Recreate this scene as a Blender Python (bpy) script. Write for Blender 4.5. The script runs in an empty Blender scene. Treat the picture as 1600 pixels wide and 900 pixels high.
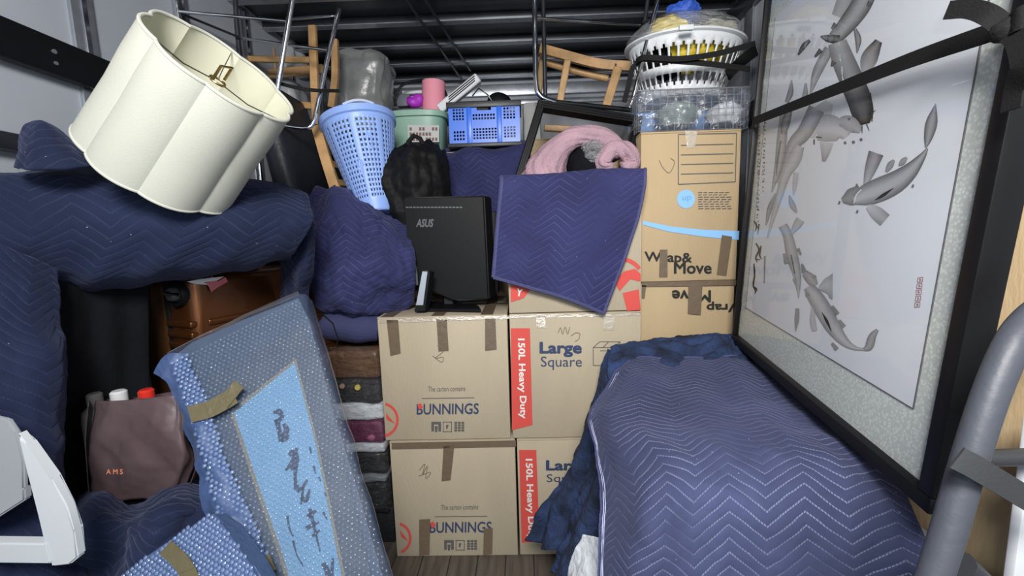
import bpy, bmesh, math, random
from math import sin, cos, pi, radians, sqrt, atan2, floor
from mathutils import Vector, Matrix, noise
random.seed(7)
sc = bpy.context.scene
COL = sc.collection
V = Vector

# ------------------------------------------------------------------ camera
FPX, PITCH, ROLL, YAW, CZ = 663.5, .12495, -.02878, -.0239, 1.376
F_ = V((sin(YAW)*cos(PITCH), cos(YAW)*cos(PITCH), -sin(PITCH)))
R0 = V((cos(YAW), -sin(YAW), 0)); U0 = R0.cross(F_)
R_ = R0*cos(ROLL)+U0*sin(ROLL); U_ = U0*cos(ROLL)-R0*sin(ROLL)
cd = bpy.data.cameras.new('camera'); cam = bpy.data.objects.new('camera', cd); COL.objects.link(cam)
cd.sensor_width = 36; cd.lens = FPX/1600*36; cd.clip_start = .02
M = Matrix((R_, U_, -F_)).transposed().to_4x4(); M.translation = V((0, 0, CZ)); cam.matrix_world = M
sc.camera = cam
sc.view_settings.view_transform = 'Standard'; sc.view_settings.look = 'None'; sc.view_settings.gamma = 1
sc.view_settings.use_curve_mapping = False
sc.view_settings.exposure = .25

def ray(u, v): return F_*FPX+R_*(u-800)-U_*(v-450)
def at(u, v, Y=None, X=None, Z=None):
    d = ray(u, v)
    t = Y/d.y if Y is not None else X/d.x if X is not None else (Z-CZ)/d.z
    return V((0, 0, CZ))+d*t

# ------------------------------------------------------------------ light: daylight coming in by the open rear door, an added fill, the phone
wd = bpy.data.worlds.new('daylight'); sc.world = wd; wd.use_nodes = True
bg = wd.node_tree.nodes['Background']; bg.inputs[0].default_value = (.78, .88, 1, 1); bg.inputs[1].default_value = .75
def area(name, loc, tgt, sx, sy, power, colr):
    l = bpy.data.lights.new(name, 'AREA'); l.shape = 'RECTANGLE'; l.size = sx; l.size_y = sy; l.energy = power; l.color = colr
    o = bpy.data.objects.new(name, l); COL.objects.link(o); o.location = loc
    o.rotation_euler = (V(tgt)-V(loc)).to_track_quat('-Z', 'Y').to_euler(); return o
area('rear_fill', (-.02, -.5, 2.2), (.2, 1.6, 1.1), .6, .45, 58, (1, .97, .93))  # added area fill above and behind the camera, no known fixture
area('phone_lamp', (.05, -.05, 1.5), (.1, 1.8, 1.2), .06, .06, 2.0, (.95, .98, 1))

# ------------------------------------------------------------------ materials
MATS = {}
def mat(name, c, rough=.6, metal=0., bump=0., bscale=50., var=0., vscale=8., spec=.5, coord='Object', coat=0., emit=None, stretch=None):
    if name in MATS: return MATS[name]
    m = bpy.data.materials.new(name); m.use_nodes = True; nt = m.node_tree; N = nt.nodes; L = nt.links
    b = N['Principled BSDF']; b.inputs['Base Color'].default_value = (*c, 1); b.inputs['Roughness'].default_value = rough
    b.inputs['Metallic'].default_value = metal; b.inputs['Specular IOR Level'].default_value = spec; b.inputs['Coat Weight'].default_value = coat
    tc = N.new('ShaderNodeTexCoord'); src = tc.outputs[coord]
    if stretch:
        mp = N.new('ShaderNodeMapping'); mp.inputs['Scale'].default_value = stretch; L.new(src, mp.inputs[0]); src = mp.outputs[0]
    if var:
        n = N.new('ShaderNodeTexNoise'); n.inputs['Scale'].default_value = vscale; n.inputs['Detail'].default_value = 5; L.new(src, n.inputs['Vector'])
        mr = N.new('ShaderNodeMapRange'); mr.inputs[1].default_value = .3; mr.inputs[2].default_value = .7
        mr.inputs[3].default_value = 1-var; mr.inputs[4].default_value = 1+var; L.new(n.outputs[0], mr.inputs[0])
        mx = N.new('ShaderNodeVectorMath'); mx.operation = 'SCALE'; mx.inputs[0].default_value = c; L.new(mr.outputs[0], mx.inputs['Scale'])
        L.new(mx.outputs[0], b.inputs['Base Color'])
    if bump:
        n2 = N.new('ShaderNodeTexNoise'); n2.inputs['Scale'].default_value = bscale; n2.inputs['Detail'].default_value = 4; L.new(src, n2.inputs['Vector'])
        bp = N.new('ShaderNodeBump'); bp.inputs['Strength'].default_value = bump; bp.inputs['Distance'].default_value = .01
        L.new(n2.outputs[0], bp.inputs['Height']); L.new(bp.outputs[0], b.inputs['Normal'])
    MATS[name] = m; return m

def quilt(name, c, stitch, P=.14, A=.5, S=.021, along='u', strength=.6):
    """moving blanket: zigzag machine stitching, puffed between the lines (uv in metres)"""
    m = bpy.data.materials.new(name); m.use_nodes = True; nt = m.node_tree; N = nt.nodes; L = nt.links
    b = N['Principled BSDF']; b.inputs['Roughness'].default_value = .85; b.inputs['Specular IOR Level'].default_value = .15
    b.inputs['Sheen Weight'].default_value = .12; b.inputs['Sheen Tint'].default_value = (.5, .55, .9, 1)
    def mth(op, a, bb=None, cc=None):
        n = N.new('ShaderNodeMath'); n.operation = op
        for i, x in enumerate((a, bb, cc)):
            if x is None: continue
            if isinstance(x, (int, float)): n.inputs[i].default_value = x
            else: L.new(x, n.inputs[i])
        return n.outputs[0]
    uv = N.new('ShaderNodeUVMap'); sp = N.new('ShaderNodeSeparateXYZ'); L.new(uv.outputs[0], sp.inputs[0])
    nz = N.new('ShaderNodeTexNoise'); nz.inputs['Scale'].default_value = 9; L.new(uv.outputs[0], nz.inputs['Vector'])
    wob = mth('MULTIPLY', mth('SUBTRACT', nz.outputs[0], .5), .012)
    u, v = (sp.outputs[0], sp.outputs[1]) if along == 'u' else (sp.outputs[1], sp.outputs[0])
    tri = mth('PINGPONG', u, P/2)
    t = mth('DIVIDE', mth('ADD', mth('ADD', v, mth('MULTIPLY', tri, A)), wob), S)
    fr = mth('FRACT', t); d = mth('ABSOLUTE', mth('SUBTRACT', fr, .5))     # .5 at a line
    puff = mth('SQRT', mth('MAXIMUM', mth('SUBTRACT', .25, mth('MULTIPLY', d, d)), 0))
    line = mth('GREATER_THAN', d, .43)
    dash = mth('GREATER_THAN', mth('FRACT', mth('MULTIPLY', u, 190.)), .25)
    n3 = N.new('ShaderNodeTexNoise'); n3.inputs['Scale'].default_value = 6; n3.inputs['Detail'].default_value = 6; L.new(uv.outputs[0], n3.inputs['Vector'])
    fade = N.new('ShaderNodeMapRange'); fade.inputs[1].default_value = .38; fade.inputs[2].default_value = .62; L.new(n3.outputs[0], fade.inputs[0])
    msk = mth('MULTIPLY', mth('MULTIPLY', line, dash), mth('MULTIPLY_ADD', fade.outputs[0], strength, .05))
    mix = N.new('ShaderNodeMix'); mix.data_type = 'RGBA'; L.new(msk, mix.inputs['Factor'])
    n4 = N.new('ShaderNodeTexNoise'); n4.inputs['Scale'].default_value = 4; n4.inputs['Detail'].default_value = 8; L.new(uv.outputs[0], n4.inputs['Vector'])
    mr = N.new('ShaderNodeMapRange'); mr.inputs[1].default_value = .3; mr.inputs[2].default_value = .7; mr.inputs[3].default_value = .75; mr.inputs[4].default_value = 1.25; L.new(n4.outputs[0], mr.inputs[0])
    sc_ = N.new('ShaderNodeVectorMath'); sc_.operation = 'SCALE'; sc_.inputs[0].default_value = c; L.new(mr.outputs[0], sc_.inputs['Scale'])
    L.new(sc_.outputs[0], mix.inputs[6]); mix.inputs[7].default_value = (*stitch, 1)
    # specks of lint
    vo = N.new('ShaderNodeTexVoronoi'); vo.inputs['Scale'].default_value = 26; L.new(uv.outputs[0], vo.inputs['Vector'])
    lint = mth('MULTIPLY', mth('LESS_THAN', vo.outputs[0], .035), .6)
    mix2 = N.new('ShaderNodeMix'); mix2.data_type = 'RGBA'; L.new(lint, mix2.inputs['Factor']); L.new(mix.outputs[2], mix2.inputs[6]); mix2.inputs[7].default_value = (.4, .42, .5, 1)
    L.new(mix2.outputs[2], b.inputs['Base Color'])
    n5 = N.new('ShaderNodeTexNoise'); n5.inputs['Scale'].default_value = 300; L.new(uv.outputs[0], n5.inputs['Vector'])
    h = mth('ADD', puff, mth('MULTIPLY', n5.outputs[0], .12))
    bp = N.new('ShaderNodeBump'); bp.inputs['Strength'].default_value = .55; bp.inputs['Distance'].default_value = .008
    L.new(h, bp.inputs['Height']); L.new(bp.outputs[0], b.inputs['Normal'])
    MATS[name] = m; return m

def schlick(N, L, normal=None, f0=.04, boost=1.):
    g = N.new('ShaderNodeNewGeometry'); d = N.new('ShaderNodeVectorMath'); d.operation = 'DOT_PRODUCT'
    L.new(normal if normal else g.outputs['Normal'], d.inputs[0]); L.new(g.outputs['Incoming'], d.inputs[1])
    def m(op, a, b=None):
        n = N.new('ShaderNodeMath'); n.operation = op
        if isinstance(a, (int, float)): n.inputs[0].default_value = a
        else: L.new(a, n.inputs[0])
        if b is not None: n.inputs[1].default_value = b
        n.use_clamp = True; return n.outputs[0]
    x = m('SUBTRACT', 1., None); nd = x.node; L.new(m('ABSOLUTE', d.outputs['Value']), nd.inputs[1])
    y = m('POWER', x, 5.); z = m('MULTIPLY', y, (1-f0)*boost)
    return m('ADD', z, f0)

def film(name, tint=(.9, .95, 1), clear=.72, rough=.12, bscale=14., bump=1., stretch=(1, 1, 3), coord='Object', f0=.08, sp=.9):
    """stretch film / poly sheet: mostly clear, wrinkled, glossy"""
    m = bpy.data.materials.new(name); m.use_nodes = True; nt = m.node_tree; N = nt.nodes; L = nt.links
    b = N['Principled BSDF']; b.inputs['Base Color'].default_value = (*tint, 1); b.inputs['Roughness'].default_value = rough
    b.inputs['Specular IOR Level'].default_value = sp; b.inputs['Alpha'].default_value = 1
    tr = N.new('ShaderNodeBsdfTransparent'); mix = N.new('ShaderNodeMixShader')
    out = [n for n in N if n.type == 'OUTPUT_MATERIAL'][0]
    tc = N.new('ShaderNodeTexCoord'); mp = N.new('ShaderNodeMapping'); mp.inputs['Scale'].default_value = stretch; L.new(tc.outputs[coord], mp.inputs[0])
    nz = N.new('ShaderNodeTexNoise'); nz.inputs['Scale'].default_value = bscale; nz.inputs['Detail'].default_value = 6; nz.inputs['Distortion'].default_value = 1.2
    L.new(mp.outputs[0], nz.inputs['Vector'])
    bp = N.new('ShaderNodeBump'); bp.inputs['Strength'].default_value = bump; bp.inputs['Distance'].default_value = .02
    L.new(nz.outputs[0], bp.inputs['Height']); L.new(bp.outputs[0], b.inputs['Normal'])
    gl = N.new('ShaderNodeBsdfGlossy'); gl.inputs['Roughness'].default_value = rough; L.new(bp.outputs[0], gl.inputs['Normal'])
    fr = schlick(N, L, bp.outputs[0], f0)
    mix0 = N.new('ShaderNodeMixShader'); mix0.inputs[0].default_value = clear; L.new(b.outputs[0], mix0.inputs[1]); L.new(tr.outputs[0], mix0.inputs[2])
    L.new(fr, mix.inputs[0]); L.new(mix0.outputs[0], mix.inputs[1]); L.new(gl.outputs[0], mix.inputs[2])
    L.new(mix.outputs[0], out.inputs[0]); MATS[name] = m; return m

def glass_mat(name):
    m = bpy.data.materials.new(name); m.use_nodes = True; nt = m.node_tree; N = nt.nodes; L = nt.links
    N.remove(N['Principled BSDF']); out = [n for n in N if n.type == 'OUTPUT_MATERIAL'][0]
    tr = N.new('ShaderNodeBsdfTransparent'); gl = N.new('ShaderNodeBsdfGlossy'); gl.inputs['Roughness'].default_value = .012
    mix = N.new('ShaderNodeMixShader'); L.new(schlick(N, L, None, .03, 1.), mix.inputs[0]); L.new(tr.outputs[0], mix.inputs[1]); L.new(gl.outputs[0], mix.inputs[2]); L.new(mix.outputs[0], out.inputs[0])
    MATS[name] = m; return m

def vcol_mat(name):
    m = bpy.data.materials.new(name); m.use_nodes = True; nt = m.node_tree
    a = nt.nodes.new('ShaderNodeVertexColor'); a.layer_name = 'Col'
    b = nt.nodes['Principled BSDF']; b.inputs['Roughness'].default_value = .7; nt.links.new(a.outputs[0], b.inputs[0]); MATS[name] = m; return m

CARD = mat('cardboard', (.43, .37, .27), .8, var=.06, vscale=5, bump=.15, bscale=120, stretch=(1, 1, .3))
CARD2 = mat('kraft_cardboard', (.45, .34, .20), .8, var=.07, vscale=5, bump=.15, bscale=120, stretch=(1, 1, .3))
CARDIN = mat('cardboard_edge', (.28, .2, .12), .9)
TAPE = mat('brown_tape', (.155, .115, .078), .3, bump=.3, bscale=40, spec=.6)
CTAPE = film('clear_tape', (.75, .68, .55), clear=.7, rough=.15, bscale=60, bump=.3)
RED = mat('red_print', (.62, .075, .06), .7)
NAVYP = mat('navy_print', (.03, .05, .12), .7)
GREYP = mat('grey_print', (.1, .1, .1), .7)
BLACKP = mat('black_print', (.012, .012, .012), .7)
BLUEP = mat('light_blue_print', (.25, .5, .85), .7)
PENCIL = mat('pencil_mark', (.2, .16, .11), .8)
BLACKPL = mat('black_plastic', (.005, .0055, .007), .5, spec=.2, bump=.08, bscale=400)
BLACKST = mat('black_webbing', (.010, .010, .011), .8, bump=.15, bscale=300, spec=.2, stretch=(1, 1, 1))
CHROME = mat('chrome', (.75, .77, .8), .12, metal=1.)
ALU = mat('brushed_aluminium', (.42, .45, .5), .4, metal=.8, var=.15, vscale=20)
STEEL = mat('dark_steel', (.05, .055, .065), .35, metal=.6, var=.3, vscale=6)
WOOD = mat('beech_wood', (.48, .29, .13), .45, var=.18, vscale=6, stretch=(3, 3, 3), bump=.1, bscale=80)
WHITEPL = mat('white_plastic', (.66, .69, .72), .4)
SHADE = mat('cream_fabric', (.47, .48, .42), .75, bump=.12, bscale=500, var=.03, vscale=6)
SHADEIN = mat('cream_lining', (.56, .56, .44), .6)
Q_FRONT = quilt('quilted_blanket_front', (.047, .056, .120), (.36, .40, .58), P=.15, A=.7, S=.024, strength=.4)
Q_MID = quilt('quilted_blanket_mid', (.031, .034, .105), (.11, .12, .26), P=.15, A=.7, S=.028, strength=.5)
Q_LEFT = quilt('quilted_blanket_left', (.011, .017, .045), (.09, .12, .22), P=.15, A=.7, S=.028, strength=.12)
PLUSH = mat('navy_plush', (.012, .026, .075), .9, var=.8, vscale=14, bump=.9, bscale=60)
NAVYF = mat('navy_fabric', (.03, .035, .10), .85, bump=.3, bscale=200, var=.15, vscale=5)
BIND = mat('blanket_binding', (.06, .065, .17), .8, bump=.4, bscale=200)
WHITEST = mat('pale_stitching', (.42, .46, .66), .8)
FILM = film('stretch_film', clear=.80)
FILM2 = film('stretch_film_dense', clear=.62, bscale=10)
DARK = mat('dark_cloth_and_shade', (.005, .0055, .008), .9, bump=.4, bscale=30, spec=.15)  # dark cloths, and the painted shade in the left cavity

# ------------------------------------------------------------------ mesh helpers
def link(name, me, m=None, parent=None, smooth=False):
    o = bpy.data.objects.new(name, me); COL.objects.link(o)
    if m: me.materials.append(m)
    if parent: o.parent = parent; o.matrix_parent_inverse = parent.matrix_world.inverted()
    if smooth:
        for p in me.polygons: p.use_smooth = True
    return o
def tag(o, label=None, cat=None, group=None, kind=None):
    if label: o['label'] = label
    if cat: o['category'] = cat
    if group: o['group'] = group
    if kind: o['kind'] = kind
    return o
def empty(name, loc, label, cat, group=None):
    o = bpy.data.objects.new(name, None); COL.objects.link(o); o.location = loc; o.empty_display_size = .05
    o.matrix_world = Matrix.Translation(V(loc)); return tag(o, label, cat, group)
class MB:
    def __init__(s): s.bm = bmesh.new()
    def box(s, lo, hi, bev=0, M=None, seg=2):
        lo = V(lo); hi = V(hi); c = (lo+hi)/2; d = hi-lo
        r = bmesh.ops.create_cube(s.bm, size=1, matrix=Matrix.Translation(c) @ Matrix.Diagonal((*d, 1)))
        vs = r['verts']
        if bev:
            es = list({e for v in vs for e in v.link_edges})
            rr = bmesh.ops.bevel(s.bm, geom=es, offset=bev, segments=seg, affect='EDGES', profile=.5)
            vs = list({v for f in rr['faces'] for v in f.verts} | {v for v in vs if v.is_valid})
        if M is not None: bmesh.ops.transform(s.bm, matrix=M, verts=vs)
        return s
    def tube(s, pts, r, n=8, cap=True, closed=False):
        pts = [V(p) for p in pts]; rs = r if isinstance(r, (list, tuple)) else [r]*len(pts)
        rings = []; prev = None; K = len(pts)
        for i, p in enumerate(pts):
            if closed: t = (pts[(i+1) % K]-pts[i-1])
            else: t = (pts[min(i+1, K-1)]-pts[max(i-1, 0)])
            t = t.normalized() if t.length > 1e-9 else V((0, 0, 1))
            if prev is None: a = t.orthogonal().normalized()
            else:
                a = prev-t*prev.dot(t); a = a.normalized() if a.length > 1e-6 else t.orthogonal().normalized()
            prev = a; b = t.cross(a)
            rings.append([s.bm.verts.new(p+(a*cos(2*pi*k/n)+b*sin(2*pi*k/n))*rs[i]) for k in range(n)])
        for i in range(K if closed else K-1):
            q = rings[(i+1) % K]
            for k in range(n): s.bm.faces.new((rings[i][k], rings[i][(k+1) % n], q[(k+1) % n], q[k]))
        if cap and not closed:
            s.bm.faces.new(rings[0][::-1]); s.bm.faces.new(rings[-1])
        return s
    def ribbon(s, pts, w, side, th=.002):
        """flat band along pts, width w across vector side"""
        pts = [V(p) for p in pts]; prev = None
        for i, p in enumerate(pts):
            t = (pts[min(i+1, len(pts)-1)]-pts[max(i-1, 0)]).normalized()
            sd = side[i] if isinstance(side, list) else V(side)
            sd = (sd-t*sd.dot(t)).normalized(); n = t.cross(sd)
            q = [s.bm.verts.new(p+sd*w/2*a+n*th/2*b) for a, b in ((-1, -1), (1, -1), (1, 1), (-1, 1))]
            if prev:
                for k in range(4): s.bm.faces.new((prev[k], prev[(k+1) % 4], q[(k+1) % 4], q[k]))
            else: s.bm.faces.new(q[::-1])
            prev = q
        s.bm.faces.new(prev); return s
    def bar(s, a, b, w, d, up=(0, 0, 1), bev=.003):
        a = V(a); b = V(b); t = (b-a); L = t.length; t.normalize(); u = V(up); u = (u-t*u.dot(t)).normalized(); n = t.cross(u)
        M = Matrix((t, u, n)).transposed().to_4x4(); M.translation = (a+b)/2
        return s.box((-L/2, -w/2, -d/2), (L/2, w/2, d/2), bev, M, 1)
    def prism(s, pts, off):
        """polygon of 3-D points extruded by vector off"""
        a = [s.bm.verts.new(V(p)) for p in pts]; b = [s.bm.verts.new(V(p)+V(off)) for p in pts]; n = len(a)
        s.bm.faces.new(a[::-1]); s.bm.faces.new(b)
        for k in range(n): s.bm.faces.new((a[k], a[(k+1) % n], b[(k+1) % n], b[k]))
        return s
    def lathe(s, prof, n=32, M=None, shape=None):
        rings = []
        for r, z in prof:
            ring = []
            for k in range(n):
                a = 2*pi*k/n; x, y = r*cos(a), r*sin(a)
                if shape: x, y = shape(a, r)
                p = V((x, y, z)); ring.append(s.bm.verts.new(M @ p if M is not None else p))
            rings.append(ring)
        for i in range(len(rings)-1):
            for k in range(n): s.bm.faces.new((rings[i][k], rings[i][(k+1) % n], rings[i+1][(k+1) % n], rings[i+1][k]))
        return s
    def disc(s, c, r, nrm, th=.002, n=20):
        q = V(nrm).to_track_quat('Z', 'Y').to_matrix().to_4x4(); q.translation = V(c)
        return s.prism([q @ V((r*cos(2*pi*k/n), r*sin(2*pi*k/n), 0)) for k in range(n)], V(nrm).normalized()*th)
    def ball(s, c, r, sub=2, sq=(1, 1, 1), nz=0, nf=8):
        M = Matrix.Translation(V(c)) @ Matrix.Diagonal((r*sq[0], r*sq[1], r*sq[2], 1))
        q = bmesh.ops.create_icosphere(s.bm, subdivisions=sub, radius=1, matrix=M)['verts']
        if nz:
            for v in q: v.co += (v.co-V(c)).normalized()*nz*noise.fractal(v.co*nf, 1, 2, 4)
        return s
    def build(s, name, m, parent=None, smooth=True, ang=40):
        bmesh.ops.recalc_face_normals(s.bm, faces=s.bm.faces)
        me = bpy.data.meshes.new(name); s.bm.to_mesh(me); s.bm.free()
        if smooth: me.shade_smooth() if hasattr(me, 'shade_smooth') else None
        o = link(name, me, m, parent)
        if smooth:
            for p in me.polygons: p.use_smooth = True
            try: me.set_sharp_from_angle(angle=radians(ang))
            except Exception: pass
        return o
def crom(p, t):
    n = len(p)-1; i = min(int(t*n), n-1); f = t*n-i
    a = p[max(i-1, 0)]; b = p[i]; c = p[i+1]; d = p[min(i+2, n)]
    if i == 0: a = b*2-c
    if i+2 > n: d = c*2-b
    return ((b*2)+(c-a)*f+(a*2-b*5+c*4-d)*f*f+(b*3-a-c*3+d)*f**3)*.5
def G(rows): return [[p if isinstance(p, Vector) else at(p[0], p[1], Y=p[2]) if len(p) == 3 else at(p[0], p[1], **{p[2]: p[3]}) for p in r] for r in rows]
def patch(name, rows, nu, nv, m, parent=None, th=.006, wr=(0.006, 5), disp=None, uvflip=False, uvs=1., seed=0., fold=None, sub=0):
    """smooth cloth through a grid of control points, wrinkled along its normal"""
    rows = G(rows); g = []
    for j in range(nv+1):
        cr = [crom([r[i] for r in rows], j/nv) for i in range(len(rows[0]))]
        g.append([crom(cr, i/nu) for i in range(nu+1)])
    nrm = []
    for j in range(nv+1):
        rr = []
        for i in range(nu+1):
            a = g[j][min(i+1, nu)]-g[j][max(i-1, 0)]; b = g[min(j+1, nv)][i]-g[max(j-1, 0)][i]; n = a.cross(b)
            rr.append(n.normalized() if n.length > 1e-9 else V((0, 0, 1)))
        nrm.append(rr)
    us = [[0]*(nu+1) for _ in range(nv+1)]; vs = [[0]*(nu+1) for _ in range(nv+1)]
    jm = nv//2; im = nu//2
    cu = [0]
    for i in range(nu): cu.append(cu[-1]+sum((g[j][i+1]-g[j][i]).length for j in (nv//4, jm, 3*nv//4))/3)
    cv = [0]
    for j in range(nv): cv.append(cv[-1]+sum((g[j+1][i]-g[j][i]).length for i in (nu//4, im, 3*nu//4))/3)
    vt = []; uvl = []
    so = V((seed, seed*1.7, -seed))
    for j in range(nv+1):
        for i in range(nu+1):
            p = g[j][i]; d = 0
            if wr: d += wr[0]*(noise.fractal(p*wr[1]+so, .9, 2.1, 5)) + wr[0]*1.6*(abs(noise.noise(p*wr[1]*.8+so*2))-.25)
            if disp: d += disp(i/nu, j/nv, p)
            vt.append(p+nrm[j][i]*d); uvl.append((cu[i]*uvs, cv[j]*uvs))
    fs = [(j*(nu+1)+i, j*(nu+1)+i+1, (j+1)*(nu+1)+i+1, (j+1)*(nu+1)+i) for j in range(nv) for i in range(nu)]
    me = bpy.data.meshes.new(name); me.from_pydata(vt, [], fs); ul = me.uv_layers.new(name='UVMap')
    for l in me.loops: ul.data[l.index].uv = uvl[l.vertex_index]
    o = link(name, me, m, parent, True)
    if th:
        md = o.modifiers.new('thickness', 'SOLIDIFY'); md.thickness = th; md.offset = 0
    o['_nu'] = nu; o['_nv'] = nv
    return o
def edge_of(o, which):
    nu, nv = o['_nu'], o['_nv']; vt = o.data.vertices
    if which == 'top': ix = range(nu+1)
    elif which == 'bottom': ix = [nv*(nu+1)+i for i in range(nu+1)]
    elif which == 'left': ix = [j*(nu+1) for j in range(nv+1)]
    else: ix = [j*(nu+1)+nu for j in range(nv+1)]
    return [vt[i].co.copy() for i in ix]

class Plane:
    def __init__(s, p, n): s.p = V(p); s.n = V(n).normalized()
    def hit(s, u, v, off=.001):
        d = ray(u, v); o = V((0, 0, CZ)); return o+d*((s.p+s.n*off-o).dot(s.n)/d.dot(s.n))
def decal(name, pl, polys, m, parent, off=.001, th=.0006):
    b = MB()
    for py in polys: b.prism([pl.hit(u, v, off) for u, v in py], pl.n*th)
    return b.build(name, m, parent, smooth=False)
_tc = {}
def text_mesh(s, bold=0.):
    cu = bpy.data.curves.new('t', 'FONT'); cu.body = s; cu.size = 1; cu.offset = bold; cu.resolution_u = 3; cu.extrude = .0
    o = bpy.data.objects.new('t', cu); COL.objects.link(o); bpy.context.view_layer.update()
    me = bpy.data.meshes.new_from_object(o.evaluated_get(bpy.context.evaluated_depsgraph_get())); bpy.data.objects.remove(o); bpy.data.curves.remove(cu)
    return me
def text(name, s, pl, bl, br, tl, m, parent, bold=.0, off=.0012):
    """lettering printed flat on a plane; bl, br, tl: the corners of its box"""
    me = text_mesh(s, 0)
    if bold:
        bm = bmesh.new(); bm.from_mesh(me); g0 = bm.verts[:]+bm.edges[:]+bm.faces[:]
        for i_, (dx, dy) in enumerate(((1, 0), (-1, 0), (0, 1), (0, -1), (.7, .7), (-.7, .7), (.7, -.7), (-.7, -.7))):
            r = bmesh.ops.duplicate(bm, geom=g0)
            for v in r['geom']:
                if isinstance(v, bmesh.types.BMVert): v.co.x += dx*bold*1.3; v.co.y += dy*bold*1.3; v.co.z = (i_+1)*.00003
        bm.to_mesh(me); bm.free()
    xs = [v.co.x for v in me.vertices]; ys = [v.co.y for v in me.vertices]
    x0, x1, y0, y1 = min(xs), max(xs), min(ys), max(ys)
    o_ = pl.hit(*bl, off); ex = pl.hit(*br, off)-o_; ey = pl.hit(*tl, off)-o_
    for v in me.vertices: v.co = o_+ex*((v.co.x-x0)/(x1-x0))+ey*((v.co.y-y0)/(y1-y0))+pl.n*v.co.z
    return link(name, me, m, parent)
def stroke_px(b, pl, pts, ws, off=.001, n=12, th=.0005):
    """ink / pen stroke on a plane, widths in pixels"""
    P = [V((p[0], p[1], 0)) for p in pts]; W = [V((w, 0, 0)) for w in ws]
    L, R = [], []
    for k in range(n+1):
        t = k/n; p = crom(P, t); q = crom(P, min(t+.01, 1)); q0 = crom(P, max(t-.01, 0)); d = (q-q0).normalized(); w = max(crom(W, t).x, .3)/2
        L.append((p.x-d.y*w, p.y+d.x*w)); R.append((p.x+d.y*w, p.y-d.x*w))
    for k in range(n):
        b.bm.faces.new([b.bm.verts.new(pl.hit(*q, off)) for q in (L[k], L[k+1], R[k+1], R[k])])

# ================================================================== the truck body
WALLM = mat('wall_panel', (.36, .39, .44), .45, var=.06, vscale=3, bump=.05, bscale=20)
FLOORM = mat('floor_plank', (.10, .085, .07), .55, var=.35, vscale=7, bump=.3, bscale=40, stretch=(6, .6, 1))
CEILM = mat('ceiling_sheet', (.06, .065, .075), .3, var=.3, vscale=3, metal=.4, bump=.3, bscale=3)
XL, XR, YB, YF, ZC = -1.3, 1.1, -1.3, 3.2, 2.5
fl = MB().box((XL-.05, YB, -.06), (XR+.05, YF+.05, -.008)).build('floor', mat('floor_joint', (.03, .027, .024), .8), smooth=False); tag(fl, kind='structure')
x = XL
k = 0
while x < XR-.01:
    w = .12; MB().box((x+.002, YB, -.008), (min(x+w-.002, XR), YF, 0), .001, seg=1).build('plank', FLOORM, fl, False); x += w; k += 1
ce = MB().box((XL-.05, YB, ZC), (XR+.05, YF+.05, ZC+.03)).build('ceiling', CEILM, smooth=False); tag(ce, kind='structure')
for k in range(17):
    y = YF-.10-k*.26
    rb_ = MB().box((XL, y-.018, ZC-.035), (XR, y+.018, ZC-.0005), .006).build('ceiling_rib', STEEL, ce)
    MB().box((XL, y-.022, ZC-.040), (XR, y+.022, ZC-.035), .001, seg=1).build('rib_flange', ALU if k < 9 else STEEL, rb_)
for a, b in (((625, -15), (722, 125)), ((655, -15), (735, 110))):
    MB().bar(at(*a, Z=2.452), at(*b, Z=2.452), .016, .012).build('ceiling_conduit', STEEL, ce)
def wallobj(name, lo, hi, m=WALLM): return tag(MB().box(lo, hi).build(name, m, smooth=False), kind='structure')
wl = wallobj('wall_left', (XL-.05, YB, 0), (XL, YF, ZC)); wr_ = wallobj('wall_right', (XR, YB, 0), (XR+.05, YF, ZC)); wf = wallobj('wall_front', (XL, YF, 0), (XR, YF+.05, ZC))
for k in range(8):
    y = .12+k*.405
    wp_ = MB().box((XL, y-.035, 0), (XL+.012, y+.035, ZC-.02), .002).build('wall_post', ALU, wl)
    MB().box((XL+.012, y-.004, 0), (XL+.016, y+.010, ZC-.02), .001, seg=1).build('post_lip', CHROME, wp_)
    if k > 2 or k % 2 == 0: MB().box((XR-.012, y-.035, 0), (XR, y+.035, ZC-.02), .002).build('wall_post', ALU, wr_)
tl_ = MB().box((XL+.014, YB, 1.845), (XL+.045, YF, 1.945), .006).build('tie_rail', BLACKPL, wl)
MB().box((XL+.014, YB, 1.62), (XL+.04, YF, 1.665), .006).build('tie_rail', STEEL, wl)
for k in range(14):
    p = V((XL+.045, .2+k*.2, 1.905)); MB().disc(p, .006, (1, 0, 0), .003, 10).build('rivet', ALU, tl_); MB().disc(p+V((0, 0, -.03)), .005, (1, 0, 0), .003, 10).build('rivet', ALU, tl_)
MB().box((XL, YF-.03, 2.36), (XR, YF, 2.44), .008).build('front_rail', ALU, wf)
MB().box((XL, YF-.02, 2.30), (XR, YF, 2.335), .006).build('front_rail', ALU, wf)
MB().box((XR-.03, YB, 2.38), (XR, YF, 2.46), .004).build('cant_rail', STEEL, wr_)
p1 = at(1112, 60, X=XR-.02); p2 = at(1168, -30, X=XR-.02)
MB().bar(p1, p2, .05, .015, (0, 0, 1)).build('wall_brace', STEEL, wr_)
for z in (1.905,): MB().box((XR-.045, YB, 1.85), (XR-.014, YF, 1.945), .006).build('tie_rail', BLACKPL, wr_)

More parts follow.
